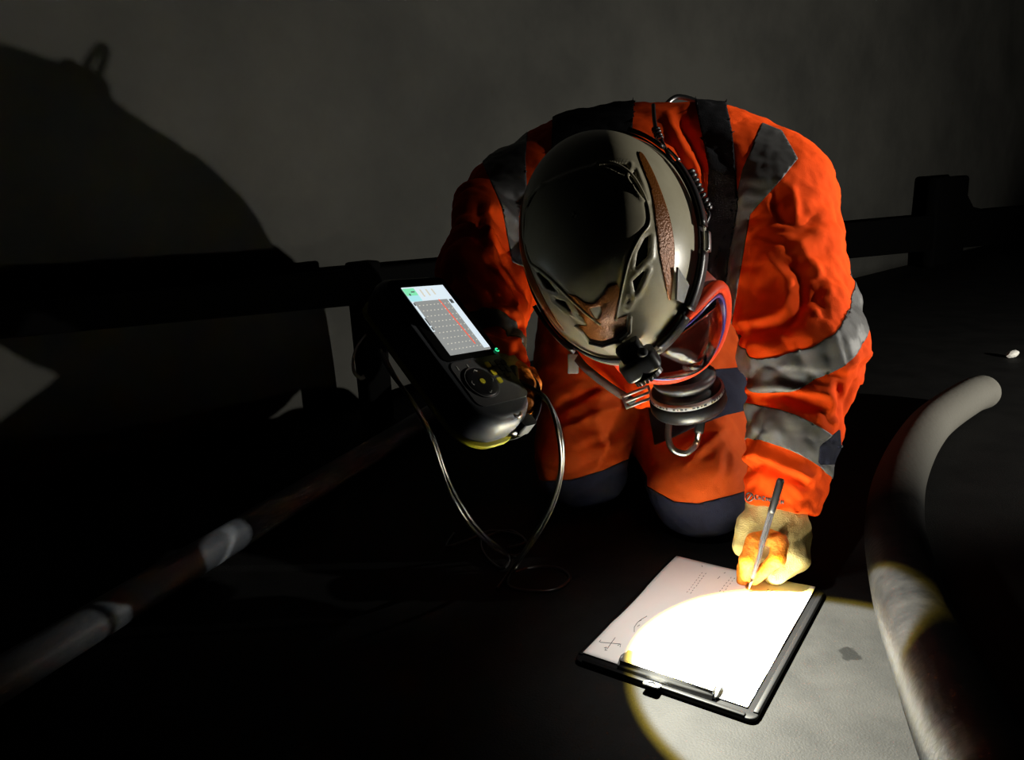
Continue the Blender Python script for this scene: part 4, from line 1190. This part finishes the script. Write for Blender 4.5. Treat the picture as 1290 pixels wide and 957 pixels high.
# keypad
KB = .066
kp = plate(-.044, .039, .064, .128, -.001, .0020, 'keypad', KEYPAD, r=.010)
mm = MB(); mm.lathe([(.0215, 0), (.0215, .0022), (.0185, .0034), (.0125, .0030), (.0, .0034)], dv(-.018, .098, .0018), dn, 36); mm.build('direction_pad', BLACKP, kp)
mm = MB(); mm.tube([dv(-.018, .098, .0036) + (ds * math.cos(a) + dl_ * math.sin(a)) * .0215 for a in np.linspace(0, 6.3, 40)], .0008, 6); mm.build('pad_ring', MGREY, kp)
plate(-.0215, -.0145, .0945, .1015, .004, .0058, 'centre_key', KEYY, kp, r=.003)
for a in (0, 90, 180, 270):
    c_ = dv(-.018, .098, .0052); ca, sa = math.cos(math.radians(a)), math.sin(math.radians(a)); e1_, e2_ = ds * ca + dl_ * sa, -ds * sa + dl_ * ca
    mm = MB(); mm.tube([c_ + e1_ * .0145 + e2_ * .003, c_ + e1_ * .0168, c_ + e1_ * .0145 - e2_ * .003], .0006, 6); mm.build('arrow_mark', PALE, kp)
for (a, b, m) in ((.006, .072, KEYY), (.006, .084, KEYY), (.006, .096, KEYY), (.0145, .072, MGREY), (.0145, .086, MGREY), (.023, .071, BLACKP), (.023, .081, BLACKP), (.023, .091, BLACKP), (.031, .073, BLACKP), (.031, .084, BLACKP)):
    plate(a, a + .007, b, b + .0075, .001, .0036, 'key', m, kp, r=.0018)
for (a, b) in ((-.036, .070), (-.020, .070), (.025, .076), (.033, .079), (.024, .0865)):
    plate(a, a + .0012, b, b + .006, .001, .0026, 'key_mark', PALE, kp, r=.0004)
mm = MB(); mm.tube([dv(.0385, .058, .004) + (ds * math.cos(a) + dl_ * math.sin(a)) * .0022 for a in np.linspace(.6, 5.6, 14)], .0007, 6); mm.build('status_light', LED, dev, label='small green light')
mm = MB(); mm.tube([dv(.004, .140, -.002) + (ds * math.cos(a) * .0065 + dl_ * math.sin(a) * .009) for a in np.linspace(0, 2 * math.pi, 28)], .0016, 8); mm.build('lanyard_ring', CHROME, dev)
# connectors at the lower right
plate(.014, .036, .142, .158, -.030, -.012, 'socket_block', BLACKR, dev, r=.005)
c0 = P(641, 545, .872); c1 = P(644, 510, .880); ax_ = n3(c1 - c0)
cn = MB(); cn.lathe([(.0088, -.003), (.0108, 0), (.0112, .004), (.0096, .007), (.0078, .010), (.0074, .030), (.0055, .032)], c0, ax_, 26); cn.build('probe_connector', CHROME, dev, label='steel probe connector')
cn = MB(); cn.tube(crom([c1, P(645, 494, .89), P(648, 478, .90), P(647, 464, .915)], 8), .0055, 10); cn.build('strain_relief', BLACKR, dev)
cn = MB(); cn.lathe([(.006, 0), (.0095, .004), (.0095, .014), (.006, .016)], P(592, 549, .89), CV(.9, .25, .1), 16); cn.build('red_plug', REDWEB, dev)
cn = MB(); cn.tube(crom([P(612, 546, .895), P(640, 552, .895), P(664, 540, .90), P(677, 515, .91), P(676, 490, .925), P(668, 478, .94)], 10), .0042, 10, flat=(1.6, .5)); cn.build('hand_strap', BLACKR, dev, label='black hand strap')

# probe cables
def cable(name, pts, r, label):
    pts = [np.asarray(q, float) for q in pts]; mm = MB(); pth = crom(pts, 14); mm.tube(pth, r, 8)
    o = mm.build(name, CABLE, None, True, loc=pth[np.argmin(pth[:, 2])]); return tag(o, label, 'cable')
z0 = .0032
cable('probe_cable', [P(655, 482, .915), P(672, 490, .91), P(690, 505, .91), P(703, 545, .92), P(706, 590, .96), P(694, 635, 1.02), P(672, 675, 1.08), PZ(648, 712, z0 + .01), PZ(626, 742, z0)], .0026, 'thin black cable looping from the gloved hand past the knee to the floor')
cable('probe_cable', [P(652, 478, .92), P(674, 492, .915), P(694, 512, .915), P(707, 550, .925), P(708, 592, .965), P(697, 636, 1.03), P(676, 676, 1.09), PZ(655, 706, z0 + .012), PZ(640, 735, z0), PZ(665, 744, z0), PZ(700, 742, z0), PZ(718, 728, z0), PZ(705, 716, z0), PZ(675, 714, z0), PZ(648, 720, z0 + .006)], .0026, 'thin black cable from the hand ending in a flat loop beside the clipboard')
cable('probe_cable', [P(478, 440, .93), P(492, 468, .93), P(515, 500, .93), P(540, 545, .94), P(556, 590, .97), P(572, 630, 1.02), P(598, 668, 1.07), PZ(630, 694, .02), PZ(650, 700, z0), PZ(665, 690, z0), PZ(655, 675, z0), PZ(620, 669, z0), PZ(590, 680, z0), PZ(563, 688, z0), PZ(572, 672, z0)], .0026, 'black cable hanging from the left side of the gauge into a floor coil')
cable('probe_cable', [P(482, 445, .94), P(500, 478, .94), P(524, 512, .94), P(546, 552, .95), P(562, 598, .98), P(580, 634, 1.03), P(606, 670, 1.08), PZ(640, 700, .015), PZ(632, 716, z0), PZ(612, 700, z0), PZ(608, 680, z0), PZ(640, 668, z0), PZ(662, 682, z0), PZ(640, 690, z0)], .0026, 'second black cable hanging from the left side of the gauge beside its twin')

# loose bits
hk = MB(); q = wallpt(445, 0.27, 0); dq = project(q[None])[0, 2]
hk.tube(crom([P(461, 421, dq), P(450, 436, dq), P(445, 452, dq), P(446, 468, dq), P(454, 476, dq), P(459, 474, dq)], 8), [.002 + .004 * k / 40 for k in range(41)], 8)
tag(hk.build('bent_strap_end', PALE, None, True, loc=P(452, 476, dq)), 'pale curved strap end hanging by the rail post behind the gauge', 'strap')
st = PZ(1275, 446, .010)
bm = bmesh.new(); bmesh.ops.create_icosphere(bm, subdivisions=2, radius=.017)
for v_ in bm.verts:
    v_.co = Vector((v_.co.x * 1.15, v_.co.y * .8, v_.co.z * .7 + v_.co.x * .25)) * (1 + .3 * float(perlin(np.array([[v_.co.x * 60, v_.co.y * 60, v_.co.z * 60]]))[0]))
me = bpy.data.meshes.new('stone_chip'); bm.to_mesh(me); bm.free(); me.materials.append(PALE)
o = bpy.data.objects.new('stone_chip', me); COL.objects.link(o); o.location = [float(c) for c in st]; tag(o, 'small pale stone chip lying on the dark floor beyond the end of the hose', 'stone')
